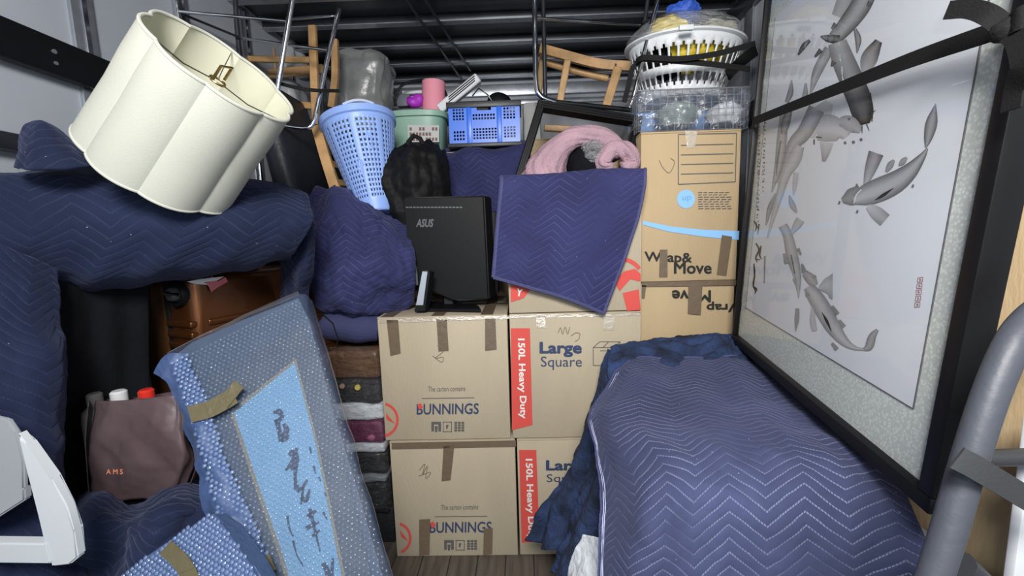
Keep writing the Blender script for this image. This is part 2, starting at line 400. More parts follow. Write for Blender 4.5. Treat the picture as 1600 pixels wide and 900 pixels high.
# ================================================================== cartons
def carton(lo, hi, label, group, m=CARD, name='carton', rot=0):
    lo = V(lo); hi = V(hi); c = V(((lo.x+hi.x)/2, (lo.y+hi.y)/2, lo.z))
    t = empty(name, c, label, 'box', group); g = .0015
    MB().box(lo+V((g, g, g)), hi-V((g, g, .008)), .004).build('body', m, t)
    ym = (lo.y+hi.y)/2
    MB().box((lo.x+g, lo.y+g, hi.z-.008), (hi.x-g, ym-.001, hi.z-g), .0015).build('flap', m, t)
    MB().box((lo.x+g, ym+.001, hi.z-.008), (hi.x-g, hi.y-g, hi.z-g), .0015).build('flap', m, t)
    return t
def strip(pl, t, quad, m=TAPE, name='tape', off=.0025):
    return decal(name, pl, [quad], m, t, off, .0006)
YA = 1.678
g1 = 'storage cartons in the stack at centre'
A1 = carton((-.592, YA, .531), (-.062, YA+.53, 1.06), 'upper left carton with three short brown tapes, carrying the black monitor', g1)
A2 = carton((-.575, YA-.004, 0), (-.045, YA+.526, .53), 'bottom left carton with one tape hanging from its top, on the floor', g1)
B1 = carton((-.056, YA, .531), (.474, YA+.53, 1.06), 'middle carton printed Large Square beside a red strip', g1)
B2 = carton((-.04, YA-.002, 0), (.49, YA+.528, .53), 'bottom carton with red strip, half hidden behind plush navy blanket', g1)
B3 = carton((-.056, YA, 1.061), (.474, YA+.53, 1.588), 'top carton mostly covered by the hanging quilted blanket, red circle showing', g1)
YC = 1.742
g2 = 'tall moving cartons at right'
C1 = carton((.482, YC, 1.166), (.876, YC+.4, 1.762), 'tall tan carton with blue swoosh and address box under the wire basket', g2, CARD2)
C2 = carton((.484, YC+.002, .58), (.872, YC+.4, 1.163), 'tan carton with upside down lettering and a brown tape in its middle', g2, CARD2)
C3 = carton((.49, YC+.003, 0), (.87, YC+.4, .578), 'lowest tan carton hidden behind the covered armchair', g2, CARD2)
PF = Plane((0, YA, 0), (0, -1, 0)); PF2 = Plane((0, YA-.004, 0), (0, -1, 0)); PC = Plane((0, YC, 0), (0, -1, 0))
# upper left carton
for q in (((604, 500), (622, 500), (626, 552), (610, 556)), ((682, 499), (698, 499), (701, 548), (685, 549)), ((758, 498), (774, 498), (776, 546), (758, 548))): strip(PF, A1, q)
strip(PF, A1, ((593, 498), (797, 493), (797, 498), (593, 505)), CTAPE, 'clear_tape')
PT = Plane((0, 0, 1.06), (0, 0, 1))
for x0 in (-.575, -.37, -.17):
    MB().box((x0, YA+.001, 1.0592), (x0+.05, YA+.5, 1.0606)).build('tape', TAPE, A1, False)
MB().box((-.59, YA+.24, 1.0594), (-.064, YA+.29, 1.061)).build('tape', TAPE, A1, False)
def ring(name, pl, c, r0, r1, a0, a1, m, t, off=.001, n=24):
    b = MB()
    for k in range(n):
        q = []
        for r, a in ((r0, k), (r1, k), (r1, k+1), (r0, k+1)):
            an = radians(a0+(a1-a0)*a/n); q.append(pl.hit(c[0]+r*cos(an), c[1]+r*sin(an)*1.05, off))
        b.bm.faces.new([b.bm.verts.new(x) for x in q])
    return b.build(name, m, t, False)
def marks(pl, t, x, y, s=1.):
    text('lettering', 'The carton contains', pl, (x+18, y-20), (x+76, y-21), (x+18, y-28), GREYP, t)
    decal('printed_line', pl, [((x+8, y-10), (x+90, y-11), (x+90, y-10), (x+8, y-9))], GREYP, t)
    text('lettering', 'BUNNINGS', pl, (x, y+16), (x+97, y+15), (x, y-1), NAVYP, t, .012)
    decal('red_mark', pl, [((x+1, y), (x+7, y-2), (x+10, y+5), (x+4, y+8))], RED, t, .0018)
    b = MB()
    for i, (dx, w) in enumerate(((23, 15), (41, 14), (59, 16))):
        X0 = x+dx; X1 = X0+w
        if i == 1:
            for q in (((X0, y+27), (X1, y+27), (X1, y+28), (X0, y+28)), ((X0, y+42), (X1, y+42), (X1, y+43), (X0, y+43)), ((X0, y+27), (X0+1, y+27), (X0+1, y+43), (X0, y+43)), ((X1-1, y+27), (X1, y+27), (X1, y+43), (X1-1, y+43)), ((X0+5, y+32), (X0+9, y+32), (X0+7, y+38), (X0+5, y+38))): b.prism([pl.hit(u, v, .001) for u, v in q], pl.n*.0004)
        elif i == 0:
            for q in (((X0, y+27), (X1, y+27), (X1, y+31), (X0, y+31)), ((X0, y+31), (X0+4, y+31), (X0+4, y+42), (X0, y+42)), ((X0+11, y+31), (X1, y+31), (X1, y+42), (X0+11, y+42)), ((X0+5, y+34), (X0+10, y+34), (X0+9, y+43), (X0+6, y+43))): b.prism([pl.hit(u, v, .001) for u, v in q], pl.n*.0004)
        else:
            for c in range(3):
                for r in range(4): b.prism([pl.hit(u, v, .001) for u, v in ((X0+c*5.5, y+27+r*4), (X0+c*5.5+4.3, y+27+r*4), (X0+c*5.5+4.3, y+30+r*4), (X0+c*5.5, y+30+r*4))], pl.n*.0004)
    b.build('recycling_marks', GREYP, t, False)
marks(PF, A1, 651, 632); marks(PF2, A2, 671, 817)
ring('red_ring', PF, (597, 656), 22, 26, -78, 78, RED, A1); decal('red_arrow', PF, [((603, 645), (617, 662), (604, 655))], RED, A1)
ring('red_ring', PF2, (619, 841), 20, 24, -75, 70, RED, A2); decal('red_arrow', PF2, [((625, 828), (638, 846), (627, 839))], RED, A2)
def scrawl(pl, t, pts, w=1.1, m=PENCIL):
    b = MB(); stroke_px(b, pl, pts, [w]*len(pts), .0012, n=len(pts)*4); return b.build('pen_scrawl', m, t, False)
scrawl(PF, A1, [(683, 540), (692, 536), (686, 548), (694, 548), (680, 560), (692, 558), (690, 566), (676, 556)])
scrawl(PF2, A2, [(655, 735), (664, 725), (660, 742), (668, 728), (665, 748), (673, 738), (654, 744)])
strip(PF2, A2, ((693, 697), (710, 696), (704, 750), (690, 752)))
strip(PF2, A2, ((612, 692), (806, 688), (806, 698), (612, 702)), TAPE)
strip(PF2, A2, ((655, 812), (672, 811), (671, 867), (655, 868)), off=.0030); strip(PF2, A2, ((756, 826), (770, 825), (769, 866), (755, 867)), off=.0030)
# middle carton
decal('red_strip', PF, [((798, 513), (828, 513), (832, 664), (800, 672))], RED, B1)
text('lettering', '150L Heavy Duty', PF, (806, 529), (810, 654), (820, 529), mat('white_print', (.75, .75, .72), .7), B1, .02, .0022)
text('lettering', 'Large', PF, (843, 558), (909, 558), (843, 534), NAVYP, B1, .03); text('lettering', 'Square', PF, (845, 578), (909, 578), (845, 557), NAVYP, B1, .0)
def lines(pl, t, segs, w=1.1, m=GREYP, name='line_drawing'):
    b = MB()
    for a, c in segs: stroke_px(b, pl, [a, c], [w, w], .001, 1)
    return b.build(name, m, t, False)
lines(PF, B1, [((927, 543), (927, 571)), ((927, 543), (958, 543)), ((958, 543), (958, 571)), ((927, 571), (958, 571)), ((927, 543), (937, 534)), ((958, 543), (969, 534)), ((937, 534), (969, 534)), ((969, 534), (969, 560)), ((958, 571), (969, 560)), ((942, 543), (951, 534)), ((938, 548), (948, 548))])
scrawl(PF, B1, [(872, 520), (876, 512), (879, 522), (883, 511), (887, 522), (890, 511)]); scrawl(PF, B1, [(892, 525), (900, 520), (906, 522), (904, 530), (898, 534)])
strip(PF, B1, ((838, 492), (852, 492), (852, 512), (838, 512)), CTAPE, 'clear_tape'); strip(PF, B1, ((943, 492), (960, 492), (960, 516), (943, 516)), CTAPE, 'clear_tape')
strip(PF, B1, ((797, 492), (1000, 489), (1000, 493), (797, 497)), CTAPE, 'clear_tape')
decal('red_strip', PF, [((811, 703), (838, 703), (843, 846), (815, 848))], RED, B2)
text('lettering', '150L Heavy Duty', PF, (818, 717), (823, 843), (832, 717), MATS['white_print'], B2, .02, .0042)
text('lettering', 'Large', PF, (853, 740), (920, 740), (853, 719), NAVYP, B2, .03, .004); text('lettering', 'Square', PF, (854, 757), (920, 757), (854, 741), NAVYP, B2, 0, .004)
# top carton
decal('red_strip', PF, [((798, 445), (832, 448), (818, 466), (798, 472))], RED, B3); text('lettering', 'Y', PF, (806, 462), (815, 464), (808, 450), MATS['white_print'], B3, .02, .002)
ring('red_ring', PF, (972, 440), 30, 36, -100, -35, RED, B3)
decal('red_hammer', PF, [((960, 440), (975, 424), (992, 420), (1001, 428), (1001, 440), (985, 436), (968, 455))], RED, B3); decal('red_hammer', PF, [((973, 458), (998, 452), (1001, 484), (980, 486))], RED, B3, .0012)
# tall carton at right
fr = [((1060, 210), (1151, 208)), ((1151, 208), (1149, 284)), ((1060, 210), (1060, 288)), ((1060, 288), (1149, 284))]
for k in range(4): fr.append(((1064, 227+k*15), (1146, 225+k*15)))
lines(PC, C1, fr, 1.4, GREYP, 'address_box')
ring('blue_dot', PC, (1072, 311), 0, 14, 0, 360, BLUEP, C1); text('lettering', 'up', PC, (1066, 316), (1080, 315), (1066, 307), mat('blue_print', (.14, .33, .65), .7), C1, 0, .002)
b = MB()
for k in range(8):
    x_ = 1091
    for w in range(6):
        l = random.uniform(5, 9); stroke_px(b, PC, [(x_, 301+k*3.6), (min(x_+l, 1143), 300.5+k*3.6)], [1.3, 1.3], .001, 1); x_ += l+2
        if x_ > 1138: break
b.build('small_print', GREYP, C1, False)
decal('blue_swoosh', PC, [((1004, 345), (1004, 351), (1045, 362), (1100, 370), (1154, 375), (1155, 361), (1100, 359), (1050, 354))], BLUEP, C1)
text('lettering', 'Wrap&', PC, (1007, 413), (1081, 415), (1007, 393), BLACKP, C1, .02); text('lettering', 'Move', PC, (1053, 428), (1112, 428), (1053, 409), BLACKP, C1, .02)
strip(PC, C1, ((1031, 390), (1043, 390), (1043, 433), (1030, 433))); strip(PC, C1, ((1128, 367), (1144, 370), (1135, 431), (1120, 429)))
strip(PC, C1, ((1070, 204), (1090, 204), (1086, 230), (1073, 232)), CTAPE, 'clear_tape'); scrawl(PC, C1, [(1030, 250), (1036, 262), (1046, 270), (1054, 254), (1048, 247)])
text('lettering', 'Move', PC, (1111, 453), (1050, 453), (1111, 472), BLACKP, C2, .02, .0032); text('lettering', 'Wrap', PC, (1166, 470), (1104, 471), (1166, 487), BLACKP, C2, .02, .0032)
strip(PC, C2, ((1076, 440), (1098, 440), (1095, 492), (1075, 490)), off=.005); strip(PC, C2, ((1003, 441), (1150, 437), (1150, 446), (1003, 448)), off=.004); strip(PC, C2, ((1003, 446), (1010, 446), (1007, 466), (1003, 466)), off=.004)
# rear row, hardly seen
t = carton((.06, 2.25, 0), (.62, 2.8, 1.86), 'tall brown carton standing behind the black moulded frame', None, CARD2)
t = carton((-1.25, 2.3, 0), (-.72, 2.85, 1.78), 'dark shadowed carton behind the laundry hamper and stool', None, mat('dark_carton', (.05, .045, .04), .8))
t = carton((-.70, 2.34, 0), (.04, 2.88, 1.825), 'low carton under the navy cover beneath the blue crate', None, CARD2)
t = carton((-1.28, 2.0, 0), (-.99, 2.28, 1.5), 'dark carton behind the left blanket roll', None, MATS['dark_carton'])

# ================================================================== blankets
def blanket(name, rows, nu, nv, m, label, group='quilted moving blankets', edges=(), er=.006, bm=BIND, **kw):
    o = patch(name, rows, nu, nv, m, **kw); tag(o, label, 'blanket', group)
    for e in edges:
        MB().tube(edge_of(o, e), er, 6).build('binding', bm, o)
    return o
Bq = blanket('moving_blanket', [
    [V((-.06, 2.0, 1.597)), V((.12, 2.0, 1.597)), V((.3, 2.0, 1.597)), V((.47, 2.0, 1.597))],
    [V((-.07, 1.72, 1.60)), V((.12, 1.72, 1.602)), V((.3, 1.72, 1.602)), V((.482, 1.72, 1.60))],
    [(784, 288, 1.652), (852, 278, 1.652), (930, 270, 1.652), (1007, 270, 1.655)],
    [(779, 335, 1.645), (845, 330, 1.64), (922, 326, 1.64), (1001, 320, 1.645)],
    [(775, 385, 1.64), (835, 390, 1.63), (902, 397, 1.63), (979, 392, 1.64)],
    [(771, 433, 1.64), (828, 449, 1.63), (885, 466, 1.63), (943, 489, 1.64)]], 90, 110, Q_MID,
    'navy quilted blanket with a corner hanging down over the centre top carton', edges=('bottom', 'right', 'left'), er=.008, wr=(.006, 6), th=.008)
# front: big cover on the armchair
cov = blanket('moving_blanket', [
    [(985, 563, 1.52), (1006, 557, 1.52), (1050, 556, 1.52), (1110, 557, 1.52), (1150, 559, 1.52), (1195, 575, 1.52)],
    [(950, 600, 1.42), (985, 592, 1.36), (1050, 590, 1.36), (1120, 592, 1.34), (1180, 598, 1.32), (1240, 612, 1.3)],
    [(923, 642, 1.30), (962, 635, 1.2), (1050, 635, 1.17), (1140, 637, 1.15), (1220, 645, 1.12), (1295, 658, 1.08)],
    [(930, 690, 1.15), (972, 690, 1.0), (1065, 680, .985), (1170, 680, .97), (1270, 690, .95), (1355, 708, .92)],
    [(942, 760, 1.02), (1003, 745, .865), (1085, 722, .875), (1190, 715, .88), (1300, 725, .87), (1400, 752, .85)],
    [(942, 820, .95), (1000, 812, .80), (1085, 795, .80), (1195, 788, .80), (1310, 795, .8), (1430, 815, .79)],
    [(936, 905, .87), (990, 915, .765), (1085, 915, .77), (1195, 915, .77), (1320, 915, .77), (1455, 920, .755)],
    [(925, 1100, .82), (985, 1110, .75), (1085, 1110, .75), (1195, 1110, .75), (1325, 1110, .75), (1470, 1110, .74)]], 150, 190, Q_FRONT,
    'large blue quilted blanket spread over the low box in the right foreground', edges=('top', 'left'), er=.006, wr=(.010, 5), th=.007,
    disp=lambda u, v, p: .008*sin(u*26+3*sin(v*5))*max(0, v-.45)*(1-u*.4)+.004*sin(p.x*60+p.y*25)*max(0, 1-abs(v-.5)*5))
for k, d in enumerate((.010, .017)):
    e = edge_of(cov, 'left'); nu, nv = cov['_nu'], cov['_nv']; vt = cov.data.vertices
    pts = []
    for j in range(0, nv+1, 2):
        a = vt[j*(nu+1)].co; bq = vt[j*(nu+1)+6].co; c = V((-.6, -.8, .1)); pts.append(a+(bq-a).normalized()*d*1.3+c*.0055)
    MB().tube(pts, .0013, 4).build('stitch_line', WHITEST, cov)
t = empty('armchair', (.67, 1.2, 0), 'bulky low seat hidden beneath the blue quilted cover at right', 'furniture')
MB().box((.33, .93, 0), (.98, 1.58, .82), .05).build('body', NAVYF, t)
plush = tag(patch('plush_blanket', [
    [(968, 541, 1.66), (1010, 533, 1.66), (1060, 529, 1.67), (1105, 525, 1.67), (1150, 527, 1.67), (1210, 545, 1.67)],
    [(955, 548, 1.60), (1000, 542, 1.60), (1060, 537, 1.60), (1105, 534, 1.60), (1150, 536, 1.60), (1215, 552, 1.60)],
    [(950, 568, 1.54), (995, 562, 1.52), (1060, 560, 1.51), (1105, 560, 1.51), (1150, 562, 1.51), (1215, 590, 1.50)],
    [(955, 620, 1.46), (985, 610, 1.40), (1060, 605, 1.38), (1105, 605, 1.38), (1150, 612, 1.36), (1230, 640, 1.34)]], 90, 50, PLUSH, wr=(.014, 12), th=.01,
    disp=lambda u, v, p: .006*sin(v*30+4*sin(u*9))), 'dark navy plush blanket along the back edge of the covered seat', 'blanket')
tag(patch('plush_blanket', [
    [(950, 545, 1.62), (962, 560, 1.55), (978, 580, 1.46), (990, 600, 1.40)],
    [(921, 640, 1.57), (938, 655, 1.45), (955, 670, 1.36), (968, 690, 1.26)],
    [(888, 715, 1.52), (908, 728, 1.42), (930, 745, 1.34), (962, 765, 1.18)],
    [(853, 780, 1.49), (878, 795, 1.42), (912, 815, 1.30), (955, 830, 1.12)],
    [(826, 843, 1.47), (860, 858, 1.40), (905, 862, 1.26), (945, 900, 1.08)]], 70, 90, PLUSH, wr=(.016, 9), th=.012,
    disp=lambda u, v, p: .022*sin(u*15+1.2*sin(v*4))*(.25+v)), 'blue plush throw hanging in folds left of the covered seat', 'blanket')
tag(patch('plush_blanket', [
    [(955, 690, 1.2), (965, 700, 1.15), (975, 720, 1.1)],
    [(915, 760, 1.22), (935, 780, 1.13), (955, 790, 1.07)],
    [(885, 830, 1.25), (912, 845, 1.13), (945, 860, 1.05)],
    [(862, 893, 1.27), (892, 910, 1.12), (935, 930, 1.03)]], 50, 70, PLUSH, wr=(.012, 10), th=.012,
    disp=lambda u, v, p: .014*sin(u*12)*(.3+v)), 'lower fold of blue plush throw reaching down to the floor', 'blanket')
tag(patch('sheet', [
    [(912, 835, 1.1), (928, 838, 1.07), (945, 842, 1.04)],
    [(893, 868, 1.1), (916, 870, 1.07), (945, 872, 1.03)],
    [(882, 915, 1.1), (905, 920, 1.05), (945, 920, 1.0)],
    [(850, 990, 1.1), (900, 995, 1.05), (945, 1000, 1.0)]], 30, 40, mat('white_sheet', (.6, .64, .7), .8, bump=.6, bscale=60), wr=(.01, 14), th=.004), 'crumpled white sheet showing under the quilted cover edge', 'sheet')
# left: the big roll and its drapes
lb = empty('moving_blanket', (-1.0, 1.1, 1.5), 'large navy quilted blanket arched over the dark cavity at left', 'blanket', 'quilted moving blankets')
patch('arch_roll', [
    [(-70, 270, 1.4), (60, 262, 1.45), (180, 262, 1.5), (300, 280, 1.5), (400, 280, 1.5), (472, 296, 1.55)],
    [(-70, 262, 1.05), (60, 266, 1.1), (180, 268, 1.15), (300, 285, 1.2), (400, 285, 1.3), (478, 306, 1.4)],
    [(-70, 300, .97), (60, 302, 1.0), (180, 305, 1.05), (300, 318, 1.1), (400, 315, 1.2), (484, 325, 1.34)],
    [(-70, 360, .95), (60, 360, .97), (180, 360, 1.02), (300, 360, 1.07), (400, 355, 1.17), (486, 350, 1.3)],
    [(-70, 430, .98), (50, 418, 1.0), (150, 428, 1.04), (260, 420, 1.09), (370, 405, 1.18), (460, 392, 1.3)],
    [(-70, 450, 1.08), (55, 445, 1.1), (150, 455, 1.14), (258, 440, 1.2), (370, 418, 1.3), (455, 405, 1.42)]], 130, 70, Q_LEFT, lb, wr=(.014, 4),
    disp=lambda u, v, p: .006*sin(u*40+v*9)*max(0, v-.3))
patch('side_drape', [
    [(-70, 350, .93), (-10, 380, .93), (40, 400, .95), (90, 420, 1.0)],
    [(-80, 450, .84), (-20, 450, .86), (45, 460, .90), (95, 470, .98)],
    [(-90, 560, .78), (-20, 560, .80), (50, 560, .85), (105, 560, .95)],
    [(-100, 680, .75), (-15, 670, .78), (60, 670, .82), (108, 680, .93)],
    [(-100, 800, .74), (0, 800, .78), (70, 800, .82), (120, 800, .9)],
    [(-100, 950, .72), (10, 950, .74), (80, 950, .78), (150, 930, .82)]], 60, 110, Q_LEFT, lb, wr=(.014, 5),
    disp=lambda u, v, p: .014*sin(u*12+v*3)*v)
patch('right_drape', [
    [(430, 300, 1.50), (455, 305, 1.46), (478, 315, 1.42), (490, 330, 1.46)],
    [(435, 360, 1.44), (460, 360, 1.38), (482, 360, 1.36), (492, 370, 1.42)],
    [(440, 420, 1.50), (462, 420, 1.42), (478, 415, 1.38), (486, 420, 1.45)],
    [(440, 480, 1.55), (455, 475, 1.48), (468, 465, 1.45), (480, 470, 1.5)],
    [(440, 570, 1.6), (455, 570, 1.52), (472, 560, 1.48), (486, 560, 1.55)]], 40, 70, Q_LEFT, lb, wr=(.01, 6))
blanket('moving_blanket', [
    [(22, 262, .98), (28, 262, .94), (60, 265, .93), (110, 265, .95), (165, 262, 1.03)],
    [(30, 225, 1.0), (36, 222, .97), (66, 220, .96), (105, 232, 1.0), (152, 250, 1.08)],
    [(33, 202, 1.02), (42, 194, 1.0), (64, 188, .99), (90, 202, 1.04), (122, 236, 1.12)],
    [(38, 206, 1.07), (46, 200, 1.07), (66, 195, 1.07), (88, 210, 1.1), (118, 240, 1.16)]], 40, 40, Q_LEFT, 'small bunched blanket peak standing up beside the left wall rail', wr=(.01, 8), th=.008)
t = empty('table', (-.95, 1.45, 0), 'dark table buried under the large navy blanket at left', 'table')
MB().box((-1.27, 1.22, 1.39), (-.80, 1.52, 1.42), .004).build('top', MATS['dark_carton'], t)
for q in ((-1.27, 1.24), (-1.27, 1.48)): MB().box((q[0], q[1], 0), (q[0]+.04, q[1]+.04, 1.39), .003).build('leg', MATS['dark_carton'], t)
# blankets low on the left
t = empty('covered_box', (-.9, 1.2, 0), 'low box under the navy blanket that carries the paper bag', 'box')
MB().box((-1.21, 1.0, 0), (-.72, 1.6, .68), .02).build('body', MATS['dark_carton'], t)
blanket('moving_blanket', [
    [(100, 765, 1.04), (150, 765, 1.12), (210, 765, 1.25), (270, 755, 1.25), (330, 735, 1.25)],
    [(100, 790, .96), (150, 788, .95), (210, 790, .93), (280, 780, .93), (335, 765, .97)],
    [(100, 830, .92), (150, 825, .87), (215, 825, .84), (280, 822, .86), (340, 815, .93)],
    [(105, 880, .90), (155, 880, .84), (220, 880, .82), (290, 880, .85), (350, 880, .92)],
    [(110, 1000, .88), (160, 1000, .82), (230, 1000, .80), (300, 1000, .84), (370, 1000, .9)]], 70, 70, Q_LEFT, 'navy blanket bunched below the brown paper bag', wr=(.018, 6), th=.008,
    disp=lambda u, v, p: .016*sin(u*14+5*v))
tag(patch('cavity_shade_sheet', [
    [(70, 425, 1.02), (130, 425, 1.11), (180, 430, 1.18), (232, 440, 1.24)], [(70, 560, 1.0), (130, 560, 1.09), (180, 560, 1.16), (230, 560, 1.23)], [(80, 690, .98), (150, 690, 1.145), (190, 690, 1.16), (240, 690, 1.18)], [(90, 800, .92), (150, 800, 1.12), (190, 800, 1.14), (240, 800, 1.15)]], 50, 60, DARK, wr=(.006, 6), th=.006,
    disp=lambda u, v, p: .004*sin(u*18)), 'near black sheet added as the shade behind the paper bag', 'blanket')  # sheet put in to blacken the cavity: shade given as dark colour
# middle lump, bundle roll
blanket('moving_blanket', [
    [(480, 312, 1.98), (520, 302, 1.98), (560, 306, 1.98), (600, 330, 1.98), (640, 345, 1.98)],
    [(474, 325, 1.80), (515, 310, 1.76), (560, 318, 1.76), (600, 345, 1.80), (645, 360, 1.88)],
    [(472, 370, 1.72), (515, 365, 1.68), (560, 365, 1.68), (600, 375, 1.72), (648, 395, 1.82)],
    [(470, 430, 1.72), (515, 430, 1.64), (560, 430, 1.64), (605, 435, 1.68), (650, 440, 1.78)],
    [(466, 480, 1.76), (515, 482, 1.70), (560, 486, 1.70), (600, 482, 1.75), (645, 465, 1.84)],
    [(462, 485, 1.9), (515, 490, 1.9), (560, 492, 1.9), (600, 488, 1.9), (640, 470, 1.95)]], 90, 80, Q_MID, 'navy quilted blanket bundle slumped left of the black monitor', wr=(.032, 6), th=.008, seed=3.,
    disp=lambda u, v, p: .014*sin(v*14+u*5)*u)
t = empty('cushion', (-.68, 1.9, 1.07), 'soft cushion inside the slumped navy bundle', 'cushion')
MB().ball((-.70, 1.92, 1.27), .19, 3, (1.05, .7, 1.0), .02).build('body', NAVYF, t)
b = MB(); pts = [at(u, v, Y=y) for u, v, y in ((478, 500, 1.78), (520, 508, 1.76), (560, 512, 1.76), (592, 514, 1.78))]
b.tube(pts, [.055, .066, .066, .058], 24)
bmesh.ops.subdivide_edges(b.bm, edges=b.bm.edges, cuts=3, use_grid_fill=True)
for v in b.bm.verts: v.co += V((0, 0, 1))*.008*noise.fractal(v.co*9, 1, 2, 4)
tag(b.build('rolled_blanket', NAVYF), 'navy blanket rolled tight on top of the film wrapped stack', 'blanket')
MB().tube([at(500, 487, Y=1.71), at(520, 505, Y=1.685), at(528, 530, Y=1.69), at(525, 545, Y=1.71)], .0025, 5).build('tie_cord', BLACKST, bpy.data.objects['rolled_blanket'])
blanket('moving_blanket', [
    [(690, 232, 2.75), (740, 230, 2.75), (790, 226, 2.75), (832, 222, 2.75)],
    [(696, 238, 2.32), (735, 236, 2.31), (780, 232, 2.31), (836, 226, 2.32)],
    [(686, 270, 2.28), (735, 275, 2.26), (785, 270, 2.26), (825, 270, 2.27)],
    [(676, 310, 2.27), (735, 315, 2.25), (785, 315, 2.25), (825, 315, 2.26)],
    [(670, 420, 2.27), (735, 420, 2.25), (785, 420, 2.25), (825, 420, 2.26)]], 70, 70, Q_MID, 'navy quilted blanket hanging under the blue folding crate', wr=(.012, 6), th=.008,
    disp=lambda u, v, p: .010*sin(u*13+2*v))

# ================================================================== lampshade
T = at(352, 108, Y=1.03); B_ = at(256, 258, Y=1.085)
ax = (T-B_); H = ax.length; ax.normalize()
print('SHADE', T, B_, H)
q = ax.to_track_quat('Z', 'Y').to_matrix().to_4x4(); q.translation = B_; SM = q @ Matrix.Rotation(radians(20), 4, 'Z')
shd = empty('lampshade', B_, 'large cream scalloped lampshade lying tilted on the navy blanket', 'lampshade')
def lobed(a, r):
    f = .925+.075*abs(cos(a*4))**.8
    return r*f*cos(a), r*f*sin(a)
R1, R2 = .172, .163
b = MB().lathe([(R1, 0), (R1-.0025, H*.25), (R1-.006, H*.5), (R2+.003, H*.75), (R2, H)], 192, SM, lobed); b.build('outer_fabric', SHADE, shd, ang=12)
b = MB().lathe([(R1-.004, 0), (R2-.004, H)], 192, SM, lobed); b.build('lining', SHADEIN, shd, ang=12)
for r, z in ((R1, 0), (R2, H)):
    MB().tube([SM @ V((*lobed(2*pi*k/192, r-.002), z)) for k in range(192)], .004, 8, closed=True).build('rim_trim', SHADE, shd)
for k in range(3):
    a = radians(30+120*k); x_, y_ = lobed(a, R2-.006)
    MB().tube([SM @ V((x_, y_, H-.004)), SM @ V((x_*.5, y_*.5, H-.03)), SM @ V((x_*.08, y_*.08, H-.035))], .0016, 6).build('spider_wire', CHROME, shd)
MB().tube([SM @ V((.016*cos(2*pi*k/16), .016*sin(2*pi*k/16), H-.035)) for k in range(16)], .003, 6, closed=True).build('spider_ring', mat('brass', (.45, .33, .15), .3, metal=1.), shd)
b = MB(); q = [SM @ V(p) for p in ((.02, 0, H-.03), (.02, 0, H+.006), (-.02, 0, H+.006), (-.02, 0, H-.03))]; b.tube(q, .0035, 6); b.build('harp_bracket', MATS['brass'], shd)

# ================================================================== painting leaning at the right
PA = V((.822, 1.63, .940)); PBv = at(1464, 806, Z=.885); e1 = (PBv-PA); LP = e1.length; e1.normalize()
e2 = V((.035, 0, 1)); e2 = (e2-e1*e2.dot(e1)).normalized(); e3 = e1.cross(e2).normalized()
if e3.x > 0: e3 = -e3
HP = 1.31
def PW(s, t, d=0): return PA+e1*s+e2*t+e3*d
pic = empty('framed_painting', PA, 'large framed ink painting of koi leaning on the right side behind a black strap', 'painting')
def MB_q(a, c, d):
    b = MB(); b.bm.faces.new([b.bm.verts.new(PW(x_, y_, d)) for x_, y_ in (a, (c[0], a[1]), c, (a[0], c[1]))]); return b
PM = Matrix((e1, e2, e3)).transposed().to_4x4(); PM.translation = PA
FW = .03
FRM = mat('black_frame', (.006, .006, .007), .45, spec=.25)
for lo, hi in (((0, 0, -.03), (LP, FW, .014)), ((0, HP-FW, -.03), (LP, HP, .014)), ((0, FW, -.03), (.014, HP-FW, .014)), ((LP-FW, FW, -.03), (LP, HP-FW, .014))):
    MB().box(lo, hi, .003, PM).build('frame_bar', FRM, pic)
MB().box((.014, .008, -.028), (LP-.008, HP-.008, -.012), 0, PM).build('backing_board', CARDIN, pic)
m = mat('silver_mat_board', (.68, .74, .71), .45, var=.0)
nt = m.node_tree; N = nt.nodes; L = nt.links; vo = N.new('ShaderNodeTexVoronoi'); vo.inputs['Scale'].default_value = 150; tcn = N.new('ShaderNodeTexCoord'); L.new(tcn.outputs['Object'], vo.inputs['Vector'])
cr = N.new('ShaderNodeMapRange'); cr.inputs[1].default_value = .1; cr.inputs[2].default_value = .6; cr.inputs[3].default_value = 1.1; cr.inputs[4].default_value = .8; L.new(vo.outputs[0], cr.inputs[0])
sv = N.new('ShaderNodeVectorMath'); sv.operation = 'SCALE'; sv.inputs[0].default_value = (.68, .74, .71); L.new(cr.outputs[0], sv.inputs['Scale']); L.new(sv.outputs[0], N['Principled BSDF'].inputs['Base Color'])
MB().box((.014, .008, -.012), (LP-.008, HP-.008, -.006), 0, PM).build('mat_board', m, pic)
PP = Plane(PW(0, 0, -.006), e3)
pc = [(1172, 484), (1425, 636), (1530, -60), (1205, 35)]
def uvP(u, v):
    p = PP.hit(u, v, 0)-PA; return p.dot(e1), p.dot(e2)
cs = [uvP(*c) for c in pc]; s0 = (cs[0][0]+cs[3][0])/2; s1 = cs[1][0]+.004; t0 = (cs[0][1]+cs[1][1])/2; t1 = cs[3][1]
print('PAPER', cs, LP)
PAPER = mat('painting_paper', (.66, .70, .76), .8, var=.02, vscale=4)
MB().box((s0, t0, -.006), (s1, min(t1, HP-.06), -.0045), 0, PM).build('paper', PAPER, pic)
b = MB()
for lo, hi in (((s0-.002, t0-.002, -.006), (s1+.002, t0, -.004)), ((s1, t0, -.006), (s1+.002, t1, -.004)), ((s0-.002, t0, -.006), (s0, t1, -.004))): b.box(lo, hi, 0, PM)
b.build('paper_edge_line', GREYP, pic)
PK = Plane(PW(0, 0, -.0043), e3)
INK = vcol_mat('ink_wash'); PAPC = (.62, .67, .74); ik = [0]
